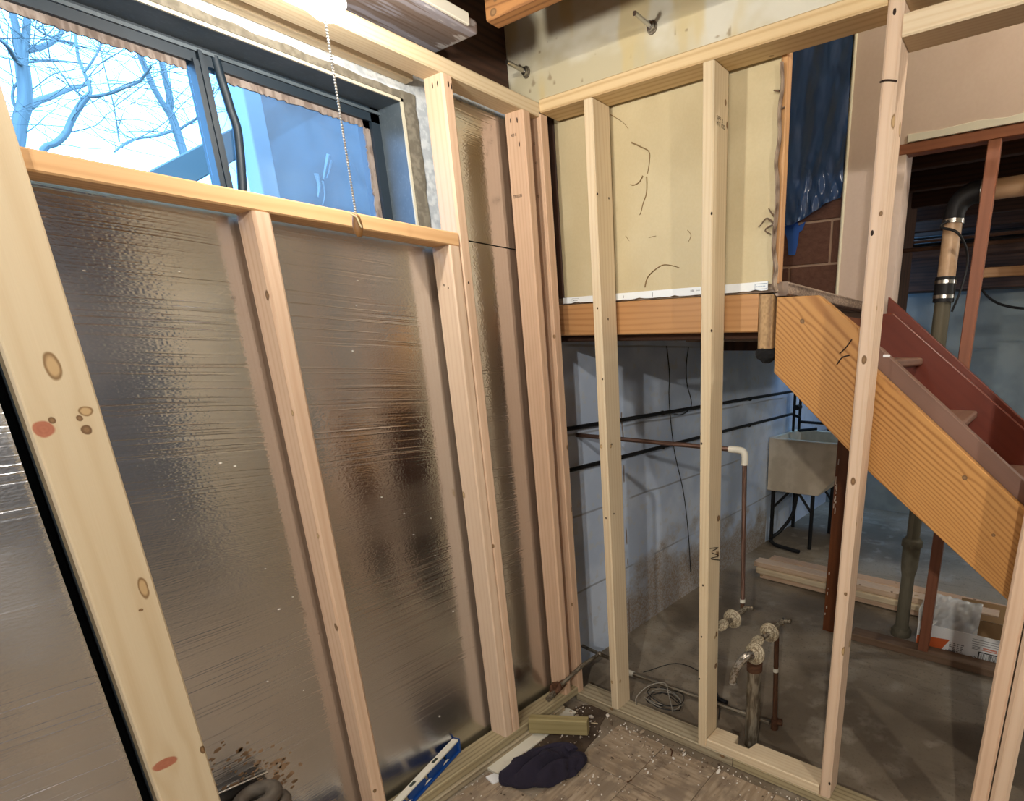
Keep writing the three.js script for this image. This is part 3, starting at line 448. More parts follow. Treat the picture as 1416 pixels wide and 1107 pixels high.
{
  const W = 2048, H = 64, cv = document.createElement('canvas'); cv.width = W; cv.height = H; const c = cv.getContext('2d'); c.fillStyle = '#e9eff2'; c.fillRect(0, 0, W, H);
  c.fillStyle = '#27313c'; c.font = 'bold 22px sans-serif'; c.fillText('▮RIC', 1372, 36); c.font = '15px sans-serif'; c.fillText('Inner  Seal', 1436, 34); c.strokeStyle = '#41608a'; c.lineWidth = 3; c.strokeRect(1946, 14, 96, 40); c.fillStyle = '#9fb2cc'; for (let i = 0; i < 7; i++) c.fillRect(1956 + i * 11, 30, 7, 8);
  c.strokeStyle = '#6a727c'; c.lineWidth = 2; c.strokeRect(110, 20, 84, 34); c.fillStyle = '#6a727c'; for (let i = 0; i < 4; i++) c.fillRect(128 + i * 13, 32, 8, 10); c.fillStyle = '#2c3640'; c.fillRect(700, 26, 8, 22); c.fillRect(1010, 18, 4, 34);
  const t = new THREE.CanvasTexture(cv); t.colorSpace = THREE.SRGBColorSpace;
  const pts = []; const s = new THREE.Shape(); s.moveTo(-0.036, 1.7225); for (let i = 0; i <= 40; i++) s.lineTo(-0.036 + i * 0.0216, 1.7235 + 0.004 * i / 40 + (i % 7 === 3 ? 0.004 : rr(-0.0008, 0.0012))); s.lineTo(0.828, 1.7535); s.lineTo(-0.036, 1.7445);
  const g = new THREE.ExtrudeGeometry(s, { depth: 0.003, bevelEnabled: false }); g.translate(0, 0, -0.099); const p = g.attributes.position, u = g.attributes.uv; for (let i = 0; i < p.count; i++) { const k = (p.getX(i) + 0.036) / 0.864; u.setXY(i, k, (p.getY(i) - 1.7225 - k * 0.006) / 0.0245); }
  tag(obj('sealing_strip', g, mat({ map: t, roughness: 0.6 })), 'long white printed sealing strip along the foot of the beige wallboard', 'strip');
}
board('door_jamb', [0.842, 0.862, 1.746, 2.66, -0.13, -0.098], 'y', FIR, 'narrow raw wood edge at the right side of the beige wallboard', 'jamb');
{ // dried climbing root
  const t = group('dry_root', [0.838, 1.74, -0.094]); const L = (px, py) => at(px, py, 'z', -0.09).sub(t.position);
  obj('stem', tube([L(1074, 404), L(1071, 392), L(1073, 372), L(1070, 345), L(1071, 322), L(1074, 290), L(1075, 250), L(1073, 225), L(1078, 190), L(1078, 150), L(1082, 120), L(1081, 86)], 0.0075, 60, 7, 0.7), mat({ map: OLDGREY.map, roughness: 1 }), t);
  for (const r of [[[1072, 300], [1066, 293], [1063, 288]], [[1070, 308], [1060, 302], [1052, 311], [1049, 314]], [[1070, 310], [1058, 318], [1066, 324]], [[1078, 126], [1070, 125]], [[1079, 150], [1085, 148]]]) obj('twig', tube(r.map(([x, y]) => L(x, y)), 0.0032, 12, 5, 0.6), mat({ color: 0x6f5c4a, roughness: 1 }), t);
  tag(t, 'dried climbing root with broken twigs, up the right edge of the beige wallboard', 'root');
}
{ // stairs down to the right: stringers, treads, risers
  const t = group('staircase', [0, 0, 0]), A = -0.70;
  obj('stringer', slab([[1070, 515], [1074, 411], [1132, 408], [1186, 453], [1190, 492], [1213, 513], [1414, 702]].map(([a, b]) => { const q = at(a, b, 'z', -0.101); return [q.x, q.y]; }).concat([[2.8, 0.02], [2.5, 0.0], [1.603, 0.874], [1.193, 1.19]]), -0.139, -0.101, A, 0.002, 0.34, TV, 0.9, 0), STRINGER, t);
  { const L = (a, b) => at(a, b, 'z', -0.1005); for (const r of [[[1178, 469], [1170, 480], [1161, 489]], [[1175, 491], [1165, 494], [1157, 504]]]) obj('gouge', tube(r.map(([a, b]) => L(a, b)), 0.002, 14, 5), NAILM, t); const q = at(1226, 492, 'z', -0.139); obj('paint_chip', new RoundedBoxGeometry(0.02, 0.008, 0.003, 1, 0.001), WHITE, t).position.copy(q); }
  obj('inner_stringer', slab([[0.9, 1.46], [0.9, 1.66], [1.0, 1.66]].concat([[1217, 481], [1300, 557.5], [1416, 665]].map(([a, b]) => { const q = at(a, b, 'z', -0.14); return [q.x, q.y]; })).concat([[2.86, 0.09], [2.86, 0.02], [2.5, 0.0], [1.6, 0.88], [1.19, 1.2]]), -0.178, -0.1395, A, 0.002), CAPBROWN, t);
  obj('stringer', slab([[0.88, 1.44], [0.9, 1.707], [0.98, 1.707], [1.47, 1.308], [3.0, 0.03], [2.6, 0.0], [1.5, 0.95]], -1.14, -1.10, A, 0.003), REDBROWN, t);
  obj('skirt_board', slab([[0.938, 1.5], [0.938, 1.782], [1.496, 1.31], [3.02, 0.03], [2.6, 0.0], [1.5, 0.98]], -1.2, -1.16, A, 0.003), REDBROWN, t);
  let k = 0; for (let y = 1.52; y > 0.1; y -= 0.2155, k++) {
    const x1 = 1.13 + 0.2445 * k, x0 = x1 - 0.275;
    const tr = obj('tread', new RoundedBoxGeometry(0.275, 0.034, 0.894, 2, 0.012), CAPBROWN, t); tr.position.set((x0 + x1) / 2, y - 0.017, -0.652);
    obj('riser', mbox([x1 - 0.045, x1 - 0.027, y - 0.215, y - 0.034, -1.099, -0.204], 1), REDBROWN, t);
  }
  obj('riser', mbox([0.853, 0.871, 1.525, 1.683, -1.099, -0.204], 1), POSTBROWN, t);
  tag(t, 'wooden staircase going down to the right, orange outside and red brown inside', 'staircase');
}
board('support_post', [0.728, 0.815, 0, 1.583, -1.33, -1.262], 'y', POSTBROWN, 'thick dark brown post with flaking paint, under the landing', 'post');
{ const b = scene.children[scene.children.length - 1]; const ch = mat({ color: 0xcdbfae, roughness: 1 }); for (let i = 0; i < 16; i++) { const y = i < 11 ? rr(0.72, 1.0) : rr(0.08, 0.5), w = rr(0.002, 0.007), h = rr(0.006, i < 11 ? 0.04 : 0.02); const g = new RoundedBoxGeometry(w, h, 0.003, 1, 0.001); obj('paint_flake', g, ch, b).position.set(-0.036 + rr(0, 0.01), y, 0.0345); } }
board('framing_post', [1.249, 1.299, 0.042, 2.36, -1.29, -1.24], 'y', BROWN, 'slim brown post crossing the view from the header down past the stairs', 'post');
board('framing_header', [0.905, 4.4, 2.36, 2.403, -1.29, -1.238], 'x', BROWN, 'brown header under the pink drywall at the upper right', 'header');
board('floor_plate', [0.90, 4.4, 0, 0.042, -1.32, -1.23], 'x', wm({ base: [118, 94, 74], dark: [86, 64, 48], s: 231, freq: 30, amt: 0.3, blotch: 0.6 }), 'brown plate on the concrete floor under the slim post', 'bottom plate');

// plastic sheet and tape at the landing's doorway
{
  const nx = 70, ny = 60, g = new THREE.PlaneGeometry(1, 1, nx, ny), p = g.attributes.position;
  for (let i = 0; i < p.count; i++) { const u = p.getX(i) + 0.5, v = p.getY(i) + 0.5; const x = 0.26 + u * 0.41, y0 = 2.135 + 0.09 * sm(0.35, 1, u), y = y0 + v * (3.02 - y0); const fan = (x - 0.40) / (0.25 + (y - 2.0)); p.setXYZ(i, x, y, -1.215 + 0.006 * Math.sin(fan * 46 + 2 * noise(x * 9, y * 3, 620)) + 0.02 * (fbm(x * 22, y * 9, 622) - 0.5) + 0.005 * sm(0.3, 0, v) * Math.sin(x * 120 + y * 40)); }
  g.computeVertexNormals();
  tag(obj('plastic_sheet', g, phys({ color: 0x3c64a0, transmission: 0.6, thickness: 0, roughness: 0.22, ior: 1.5, side: THREE.DoubleSide })), 'clear plastic sheet hanging over the dark blue doorway above the block wall', 'plastic sheet');
  const s = new THREE.Shape([[0, 0.155], [0.055, 0.15], [0.068, 0.13], [0.1, 0.145], [0.088, 0.11], [0.07, 0.1], [0.066, 0.05], [0.055, 0.0], [0.02, 0.004], [0.012, 0.07], [-0.004, 0.11]].map((q) => new THREE.Vector2(...q)));
  const tg = new THREE.ExtrudeGeometry(s, { depth: 0.0015, bevelEnabled: false }); const q = tag(obj('masking_tape', tg, TAPE), 'strip of blue masking tape holding the plastic sheet to the block wall', 'tape'); q.position.set(0.392, 2.003, -1.2395);
}

// ------------------------------------------------------------------ space beyond: joists, pipes, tub, lumber
for (let z = -1.62, k = 0; z > -3.8; z -= 0.4, k++) board('floor_joist', [-0.19, 4.4, 2.40, 2.70, z - 0.045, z], 'x', DARKJOIST, `dark floor joist over the back of the basement, ${['first', 'second', 'third', 'fourth', 'fifth', 'sixth'][k]} behind the brown header`, 'joist', 'dark joists over the back of the basement');
board('carrier_beam', [0.3, 4.4, 2.03, 2.56, -3.9, -3.72], 'x', DARKJOIST, 'dark low beam along the far wall', 'beam');
for (let i = 0; i < 4; i++) { const y = 2.14 + 0.07 * i, z = -2.3 - 0.3 * i; tag(obj('water_line', rod([0.4, y, z], [4.4, y + 0.01, z], 0.012, 10), i % 2 ? BLACKPIPE : RUST), `thin dark pipe run under the back joists, ${['foremost', 'second from the front', 'third from the front', 'rearmost'][i]} of the four`, 'pipe'); }
board('nailing_strip', [1.19, 2.6, 1.927, 1.976, -2.02, -2.0], 'x', FIR, 'bare wood strip crossing the dark back ceiling at the right', 'strip');
{ // drain stack
  const x = 1.125, z = -1.45, t = group('drain_stack', [x, 0, z]);
  const R = 0.041;
  obj('iron_pipe', lathe([[0.055, 0], [0.055, 0.03], [0.045, 0.045], [0.036, 0.06], [0.034, 0.36], [0.042, 0.40], [0.046, 0.46], [0.046, 0.53], [0.054, 0.535], [0.054, 0.565], [0.046, 0.575], [0.034, 0.59], [0.034, 1.0], [0.037, 1.3], [0.037, 1.80]], 28, [0, 0, 0], [0, 1, 0]), PIPEIRON, t);
  obj('coupling', rod([0, 1.77, 0], [0, 1.88, 0], R + 0.006, 28), RUBBER, t); obj('clamp', rod([0, 1.785, 0], [0, 1.80, 0], R + 0.0075, 28), STEEL, t); obj('clamp', rod([0, 1.85, 0], [0, 1.865, 0], R + 0.0075, 28), STEEL, t);
  obj('plastic_pipe', rod([0, 1.87, 0], [0, 2.12, 0], R - 0.001, 28), PVC, t);
  obj('clamp', rod([0, 2.105, 0], [0, 2.122, 0], R + 0.007, 28), STEEL, t);
  obj('elbow', tube([[0, 2.11, 0], [0.001, 2.15, 0], [0.02, 2.195, 0], [0.06, 2.222, 0], [0.12, 2.226, 0]], R + 0.005, 30, 22), RUBBER, t);
  obj('clamp', rod([0.1, 2.226, 0], [0.118, 2.226, 0], R + 0.008, 28), STEEL, t);
  obj('branch_pipe', rod([0.118, 2.226, 0], [2.6, 2.25, 0], R, 28), PVC, t);
  tag(t, 'vertical drain stack behind the stairs, iron below and tan plastic above with a black elbow', 'pipe');
}
const wirethin = (pts, r, m, label, cat = 'wire') => tag(obj('wire', tube(pts, r, 40, 6), m), label, cat);
wirethin([at(1312, 305, 'z', -1.39), at(1300, 313, 'z', -1.385), at(1322, 320, 'z', -1.37), at(1333, 335, 'z', -1.4), at(1338, 360, 'z', -1.45), at(1328, 402, 'z', -1.45), at(1316, 431, 'z', -1.45)], 0.006, WIRE, 'black cable looped round the tan drain pipe', 'cable');
wirethin([at(1358, 400, 'z', -2.4), at(1366, 410, 'z', -2.4), at(1385, 421, 'z', -2.4), at(1430, 427, 'z', -2.4), at(1500, 420, 'z', -2.4)], 0.008, WIRE, 'black cable sagging in front of the far wall at the right', 'cable');
wirethin([at(922, 478, 'x', -0.195), at(926, 520, 'x', -0.193), at(925, 545, 'x', -0.19), at(932, 620, 'x', -0.19), at(945, 680, 'x', -0.19), at(952, 740, 'x', -0.19), at(955, 790, 'x', -0.193)], 0.003, WIRE, 'thin black wire hanging down the pale blue wall, the longer one');
wirethin([at(952, 480, 'x', -0.195), at(949, 505, 'x', -0.19), at(950, 530, 'x', -0.19), at(956, 560, 'x', -0.185), at(945, 572, 'x', -0.19), at(932, 573, 'x', -0.19)], 0.003, WIRE, 'short thin wire hooked on the upper black pipe of the blue wall');
const bp = (y, label) => { const t = group('water_pipe', [-0.17, y, -0.05]); obj('pipe', rod([0, 0, 0], [0, 0.012, -2.82], 0.0105, 14), BLACKPIPE, t); for (const z of [-0.9, -2.0]) obj('strap', rod([0, 0.004, z], [0, 0.004, z - 0.012], 0.0135, 14), BLACKPIPE, t); return tag(t, label, 'pipe'); };
bp(1.215, 'upper black water pipe along the pale blue wall'); bp(1.028, 'lower black water pipe along the pale blue wall');
{ // laundry tub of cast concrete on an iron stand, against the blue wall
  const z0 = -2.47, z1 = -3.1, t = group('laundry_tub', [0, 0, z0]); const CT = drywall([228, 214, 192], [196, 180, 154], 640);
  const prof = [[-0.19, 0.46], [-0.19, 0.89], [0.40, 0.885], [0.385, 0.64], [0.235, 0.465]];
  const side = (a, b) => slab(prof, a, b, 0, 0.006, 0.6, 0.6);
  obj('basin', [side(-0.035, 0), side(z1 - z0, z1 - z0 + 0.035), slab([[-0.19, 0.46], [0.235, 0.465], [0.385, 0.64], [0.40, 0.885], [0.365, 0.885], [0.35, 0.65], [0.22, 0.5], [-0.155, 0.5], [-0.155, 0.89], [-0.19, 0.89]], z1 - z0 + 0.03, -0.03, 0, 0.004, 0.6, 0.6)].map((g) => planar(g, 0.6)), CT, t);
  for (const [x, z] of [[-0.16, -0.06], [0.18, -0.06], [-0.16, -0.55], [0.18, -0.55]]) obj('leg', rod([x, 0, z], [x, 0.46, z], 0.016, 12), BLACKPIPE, t);
  for (const z of [-0.06, -0.55]) { obj('brace', rod([-0.16, 0.30, z], [-0.02, 0.455, z], 0.011, 10), BLACKPIPE, t); obj('brace', rod([0.18, 0.30, z], [0.06, 0.455, z], 0.011, 10), BLACKPIPE, t); }
  obj('drain_hose', tube([[-0.02, 0.46, -0.25], [-0.03, 0.34, -0.25], [-0.06, 0.2, -0.25], [-0.14, 0.06, -0.2], [-0.17, 0.025, -0.1], [-0.1, 0.018, 0.02], [0.05, 0.018, 0.07], [0.15, 0.018, 0.09]], 0.015, 60, 10), RUBBER, t);
  obj('faucet', [rod([-0.135, 0.9, -0.36], [-0.135, 1.24, -0.36], 0.012, 12), rod([-0.10, 0.9, -0.4], [-0.10, 1.2, -0.4], 0.012, 12), rod([-0.145, 1.04, -0.36], [-0.08, 1.02, -0.36], 0.011, 10), rod([-0.1, 0.98, -0.4], [0.16, 0.975, -0.42], 0.012, 10), rod([0.15, 0.975, -0.42], [0.15, 0.92, -0.42], 0.012, 10), rod([-0.11, 1.1, -0.34], [-0.11, 1.1, -0.42], 0.022, 10), rod([-0.06, 0.92, -0.3], [0.08, 0.94, -0.34], 0.012, 10)], BLACKPIPE, t);
  tag(t, 'old cast concrete laundry tub on black iron legs against the blue wall', 'sink');
}
{ // lumber on the floor behind the stairs
  const ang = 0.03, layers = [[0.085, 0.05, 2.7, 0, 0], [0.045, 0.075, 2.7, 1, 0.02], [0.005, 0.1, 2.6, 2, 0.0], [0.085, 0.12, 2.6, 3, -0.1], [0.045, 0.1, 2.7, 0, -0.1], [0.005, 0.4, 2.6, 3, -0.11]];
  const say = ['top board of the lumber pile, palest and nearest the viewer', 'middle front board of the lumber pile', 'lowest front board of the lumber pile', 'top board at the back of the lumber pile', 'middle back board of the lumber pile', 'lowest back board of the lumber pile'];
  layers.forEach(([y, x0, x1, m, dz], i) => { const b = board('lumber', [x0, x1, y, y + 0.038, -1.83 + dz, -1.74 + dz], 'x', PINE[m], say[i], 'lumber', 'lumber pile behind the stairs'); b.rotation.y = -ang; b.position.z += 0.02; });
}
{ // open white carton on the floor plate line, with plastic wrap
  const t = group('carton', [1.435, 0, -1.44], 0.0), cw = 0.42, ch = 0.155, cd = 0.2, th = 0.005;
  const cv = document.createElement('canvas'); cv.width = 860; cv.height = 310; const c = cv.getContext('2d'); c.fillStyle = '#f1f2f2'; c.fillRect(0, 0, 860, 310);
  c.fillStyle = '#d0622f'; c.beginPath(); c.moveTo(0, 150); c.lineTo(330, 120); c.lineTo(230, 310); c.lineTo(0, 310); c.fill(); c.fillStyle = '#e9e3df'; c.font = 'bold 70px sans-serif'; c.fillText('3', 56, 262);
  c.fillStyle = '#6d6d72'; for (let i = 0; i < 4; i++) c.fillRect(24 + i * 24, 74, 15, 34);
  c.fillStyle = '#8b8a8c'; for (let i = 0; i < 6; i++) for (let k = 0; k < 4; k++) c.fillRect(330 + k * 38, 145 + i * 21, 14 + ((i * 7 + k * 5) % 17), 11); c.fillStyle = '#6f6f74'; c.fillRect(300, 240, 100, 20);
  c.fillStyle = '#54585e'; for (let i = 0; i < 3; i++) c.fillRect(540, 40 + i * 26, 320, 5); for (let i = 0; i < 3; i++) c.fillRect(548, 118 + i * 16, 74, 5);
  c.fillStyle = '#d88c76'; c.fillRect(650, 118, 130, 16); c.fillRect(636, 142, 150, 10); c.strokeStyle = '#16181c'; c.lineWidth = 12; c.strokeRect(620, 176, 214, 100); c.fillStyle = '#16181c'; let xx = 640; seed = 5; while (xx < 818) { const w = 2 + Math.floor(rnd() * 6); c.fillRect(xx, 186, w, 80); xx += w + 3 + Math.floor(rnd() * 5); } c.beginPath(); c.arc(575, 262, 26, 0, 7); c.lineWidth = 6; c.stroke();
  const tx = new THREE.CanvasTexture(cv); tx.colorSpace = THREE.SRGBColorSpace; const KR = mat({ color: 0xa98a66, roughness: 0.9 }), PR = mat({ map: tx, roughness: 0.55 }), WH = mat({ color: 0xe6e6e4, roughness: 0.6 });
  const fp = new THREE.BoxGeometry(cw, ch, th); obj('front_panel', fp, [WH, WH, WH, WH, PR, KR], t).position.set(0, ch / 2, cd / 2);
  const bp2 = obj('back_panel', new THREE.BoxGeometry(cw, ch, th), [WH, WH, WH, WH, KR, WH], t); bp2.position.set(0, ch / 2, -cd / 2);
  for (const s of [-1, 1]) obj('side_panel', mbox([s * cw / 2 - th / 2, s * cw / 2 + th / 2, 0, ch, -cd / 2, cd / 2]), s < 0 ? WH : KR, t);
  obj('base_panel', mbox([-cw / 2, cw / 2, 0, th, -cd / 2, cd / 2]), KR, t);
  const f1 = obj('flap', mbox([-0.003, 0, 0, 0.075, -cd / 2, cd / 2]), WH, t); f1.position.set(-cw / 2, ch, 0); f1.rotation.z = 0.06;
  const f2 = obj('flap', (() => { const s = new THREE.Shape(); s.moveTo(0, 0); s.lineTo(0.24, 0); s.lineTo(0.24, 0.10); s.lineTo(0, 0.10); const h = new THREE.Path(); h.moveTo(0.06, 0.03); h.lineTo(0.19, 0.03); h.lineTo(0.19, 0.075); h.lineTo(0.06, 0.075); s.holes.push(h); return new THREE.ExtrudeGeometry(s, { depth: 0.004, bevelEnabled: false }); })(), KR, t); f2.position.set(-0.04, ch, -cd / 2); f2.rotation.x = -0.5;
  const pg = new THREE.PlaneGeometry(0.26, 0.2, 26, 20), pp = pg.attributes.position; for (let i = 0; i < pp.count; i++) pp.setZ(i, 0.05 * (fbm(pp.getX(i) * 12 + 4, pp.getY(i) * 12, 650) - 0.5) + 0.02 * (noise(pp.getX(i) * 60, pp.getY(i) * 60, 655) - 0.5)); pg.computeVertexNormals();
  const w = obj('plastic_wrap', pg, phys({ color: 0xdde2e6, transmission: 0.35, thickness: 0, roughness: 0.25, side: THREE.DoubleSide }), t); w.position.set(-0.06, ch + 0.045, 0.02); w.rotation.x = -0.75;
  tag(t, 'open white and orange carton with a barcode, on the floor behind the slim post', 'box');
}

// ------------------------------------------------------------------ plumbing left standing by the partition
{
  const z = -0.30, t = group('supply_pipe', [0.672, 0.43, z]); const L = (x, y, zz = z) => [x - 0.672, y - 0.43, zz - z];
  obj('horizontal_run', rod(L(-0.2, 1.176), L(0.63, 1.183), 0.0095, 14), COPPER, t);
  obj('white_elbow', tube([L(0.60, 1.183), L(0.64, 1.183), L(0.662, 1.178), L(0.668, 1.16), L(0.668, 1.128)].map((q) => V(...q)), 0.0135, 24, 14), WHITEPAINT, t);
  obj('riser', rod(L(0.668, 1.13), L(0.678, 0.56), 0.0095, 14), COPPER, t);
  obj('solder_ring', rod(L(0.678, 0.565), L(0.678, 0.55), 0.0115, 14), WHITEPAINT, t);
  obj('drop', rod(L(0.678, 0.55), L(0.678, 0.5), 0.0085, 12), RUST, t);
  tag(t, 'old copper water pipe with a white painted elbow, dropping to the left valve', 'pipe');
}
function valve(px, py, hx, hy, label) { // escutcheon facing the room, stem and worn round handle
  const P = at(px, py, 'z', -0.235), H = at(hx, hy, 'z', -0.165), t = group('water_valve', [P.x, P.y, P.z]), h = H.clone().sub(P);
  obj('escutcheon', lathe([[0, -0.004], [0.038, -0.003], [0.0405, 0], [0.0395, 0.003], [0.03, 0.005], [0.02, 0.009], [0.017, 0.016], [0, 0.018]], 32, [0, 0, 0], [0.05, 0.08, 1]), VALVE, t);
  obj('stem', [rod([0, 0, -0.06], [0, 0, 0.0], 0.011, 12), rod([0, 0, 0.012], [h.x * 0.5, h.y * 0.5, h.z * 0.5], 0.012, 6), rod([h.x * 0.45, h.y * 0.45, h.z * 0.45], h.toArray(), 0.0065, 10)], GALV, t);
  obj('handle', lathe([[0, -0.004], [0.026, -0.0035], [0.0285, 0], [0.027, 0.003], [0.01, 0.004], [0.008, 0.009], [0, 0.01]], 28, h, [-0.2, 0.8, 0.55]), VALVE, t);
  obj('body', [rod([0.0, 0.0, -0.055], [0.035, 0.035, -0.065], 0.012, 12), rod([0.03, 0.03, -0.064], [0.062, 0.036, -0.066], 0.009, 10)], GALV, t);
  return tag(t, label, 'valve');
}
valve(1013, 855, 999, 864, 'left crusty water valve with a round plate, below the copper pipe');
const v2 = valve(1064, 874, 1047, 887, 'right crusty water valve with a round plate, above the spout');
{
  const a = at(1074, 880, 'z', -0.30), b = at(1071, 1003, 'z', -0.30), t = group('riser_pipe', [b.x, 0, -0.30]);
  obj('pipe', rod([a.x - b.x, a.y, 0], [0, 0.03, 0], 0.0105, 14), RUST, t); obj('paint_ring', rod([(a.x - b.x) * 0.62, b.y + (a.y - b.y) * 0.62, 0], [(a.x - b.x) * 0.66, b.y + (a.y - b.y) * 0.66, 0], 0.0118, 14), WHITEPAINT, t);
  obj('elbow', [rod([0, 0.0, 0], [0, 0.05, 0], 0.016, 14), rod([-0.01, 0.03, 0], [0.03, 0.035, -0.01], 0.014, 12)], RUST, t);
  tag(t, 'thin rusty riser pipe standing right of the spout', 'pipe');
}
{
  const t = group('standing_pipe', [0.808, 0, -0.16]); const T = at(1043, 922, 'z', -0.16).y;
  obj('pipe', rod([0, 0, 0], [-0.0, T, 0], 0.0285, 28), GALV, t);
  obj('collar', rod([0, T - 0.012, 0], [0, T + 0.02, 0], 0.031, 28), RUST, t);
  tag(t, 'thick grey galvanised pipe rising through the notched plate', 'pipe');
  const C = at(1044, 903, 'z', -0.12), s = group('spout', [C.x, C.y, C.z]);
  obj('flange', lathe([[0, -0.006], [0.04, -0.005], [0.043, 0], [0.042, 0.004], [0.032, 0.008], [0.022, 0.014], [0.019, 0.024], [0, 0.025]], 28, [0, 0, 0], [-0.1, 0.25, 1]), VALVE, s);
  obj('stub', rod([0, -0.006, -0.04], [0, 0, 0], 0.02, 16), VALVE, s);
  const e = at(1014, 943, 'z', -0.055).sub(C);
  obj('nozzle', tube([V(0, 0, 0.01), V(e.x * 0.25, 0.004, 0.04), V(e.x * 0.6, e.y * 0.2, 0.058), V(e.x * 0.9, e.y * 0.6, 0.065), V(e.x, e.y, 0.065)], 0.0175, 30, 16, 0.86), CHROME, s);
  obj('lip', (() => { const g = new THREE.TorusGeometry(0.0145, 0.0028, 8, 24); g.rotateX(Math.PI / 2); g.translate(e.x, e.y, 0.065); return g; })(), CHROME, s);
  tag(s, 'worn chrome spout bending down from its round flange on the grey pipe', 'faucet');
}
{
  const t = group('floor_pipe', [0, 0.025, -0.26]);
  obj('pipe', [rod([0.06, 0.012, 0], [0.83, 0.0, -0.035], 0.0105, 12)], GALV, t); obj('sleeve', rod([0.05, 0.013, 0], [0.12, 0.011, -0.003], 0.0135, 12), WHITEPAINT, t);
  tag(t, 'thin iron pipe lying along the floor behind the partition', 'pipe');
  const vp = at(766, 955, 'x', 0.014), v = group('corner_valve', [vp.x, vp.y + 0.012, vp.z - 0.02]);
  const Q = (x, y, ax, vv) => at(x, y, ax, vv).sub(v.position), p1 = Q(772, 950, 'x', 0.014), p2 = Q(806, 919, 'x', 0.018), p3 = Q(829, 904, 'x', 0.024);
  obj('pipe', [rod(p1, p2, 0.0095, 12), rod(p2, p3, 0.0095, 12), rod(p3, Q(846, 911, 'z', -0.28), 0.0095, 12), rod(p3, Q(806, 893, 'z', -0.24), 0.0085, 12)], GALV, v); obj('elbow', new THREE.SphereGeometry(0.0135, 14, 10).translate(p3.x, p3.y, p3.z), GALV, v);
  obj('body', [rod([-0.002, -0.025, 0.03], [-0.01, -0.012, -0.05], 0.016, 8), rod([-0.004, -0.02, 0.01], [0.0, 0.02, 0.012], 0.012, 10)], RUST, v);
  obj('handle', lathe([[0, 0.004], [0.022, 0.005], [0.028, 0], [0.022, -0.005], [0, -0.004]].reverse(), 9, [0.002, 0.0, 0.012], [0.5, 0.5, 0.7]), RUST, v);
  obj('outlet', rod([0.0, -0.02, 0.02], [0.014, -0.02, 0.068], 0.013, 14), GALV, v);
  tag(v, 'rusty shut-off valve over the foil wall plate in the corner', 'valve');
}
{ // coil of thin wire on the floor
  const t = group('wire_coil', [0.36, 0.004, -0.19]); seed = 21;
  for (let k = 0; k < 5; k++) { const r = rr(0.06, 0.11), ox = rr(-0.03, 0.03), oz = rr(-0.02, 0.02), pts = []; for (let i = 0; i <= 14; i++) { const a = i / 14 * rr(5.6, 6.2) + k; pts.push(V(ox + r * Math.cos(a), 0.004 + 0.006 * k + 0.008 * Math.sin(i * 0.9 + k), oz + r * 0.6 * Math.sin(a))); } obj('loop', tube(pts, 0.0022, 60, 5), k % 2 ? GREYWIRE : WIRE, t); }
  obj('tail', tube([V(0.08, 0.02, 0.06), V(0.05, 0.1, 0.05), V(0.02, 0.13, 0.03), V(-0.06, 0.1, 0.05), V(-0.09, 0.06, 0.10), V(-0.07, 0.045, 0.13)], 0.0024, 40, 5), GREYWIRE, t);
  tag(t, 'tangle of thin black and grey wire on the floor between the partition studs', 'wire');
  wirethin([[0.12, 0.006, -0.34], [0.22, 0.006, -0.5], [0.4, 0.006, -0.48], [0.55, 0.006, -0.35], [0.62, 0.006, -0.22]], 0.0022, WIRE, 'single black wire curving over the concrete behind the wire tangle');
  tag(obj('rebar_stub', rod([0.45, 0.012, -0.36], [0.6, 0.014, -0.33], 0.011, 10), BLACKPIPE), 'short black iron bar on the floor behind the middle partition stud', 'bar');
}

// ------------------------------------------------------------------ small things on the floor of the room
{ // crumpled navy knit
  const g = new THREE.SphereGeometry(1, 96, 60), p = g.attributes.position;
  for (let i = 0; i < p.count; i++) {
    let x = p.getX(i), y = p.getY(i), z = p.getZ(i); const fold = Math.abs(Math.sin(x * 4.2 + 2.1 * noise(x * 2 + 9, z * 2, 700) + z * 2.4)), f = fbm(x * 2.4 + 5, z * 2.4 + y * 1.6, 702);
    const R = 0.86 + 0.34 * (f - 0.5) + 0.1 * (fold - 0.6); const yy = Math.max(-0.28, y) * (0.6 + 0.65 * fold * (y > 0 ? 1 : 0) * (1 - 0.4 * Math.abs(x)));
    p.setXYZ(i, x * 0.165 * R * (1 + 0.12 * noise(z * 3, 4, 705)), (yy + 0.28) * 0.072 * (0.8 + 0.5 * f), z * 0.088 * R * (1 + 0.25 * x));
  }
  g.computeVertexNormals(); const u = g.attributes.uv; for (let i = 0; i < u.count; i++) u.setXY(i, u.getX(i) * 24, u.getY(i) * 12);
  const kt = tex(128, 128, (U, W) => 0.5 + 0.3 * Math.sin(U * 100) * Math.sin(W * 60) + 0.2 * (noise(U * 40, W * 40, 710) - 0.5), false);
  const o = tag(obj('knit_cap', g, phys({ color: 0x211c2e, roughness: 0.95, sheen: 0.4, sheenColor: new THREE.Color(0.12, 0.1, 0.18), bumpMap: kt, bumpScale: 0.0012 })), 'crumpled dark navy knit cloth on the floor by the corner', 'cloth');
  o.position.set(0.215, 0.003, 0.43); o.rotation.y = 0.83;
  const c = obj('cuff', (() => { const t = new THREE.TorusGeometry(0.062, 0.014, 12, 40, 4.3); t.scale(1.35, 0.8, 0.6); t.rotateX(-1.35); t.translate(0.04, 0.07, 0.0); return t; })(), o.material, o); c.rotation.y = 0.2;
}
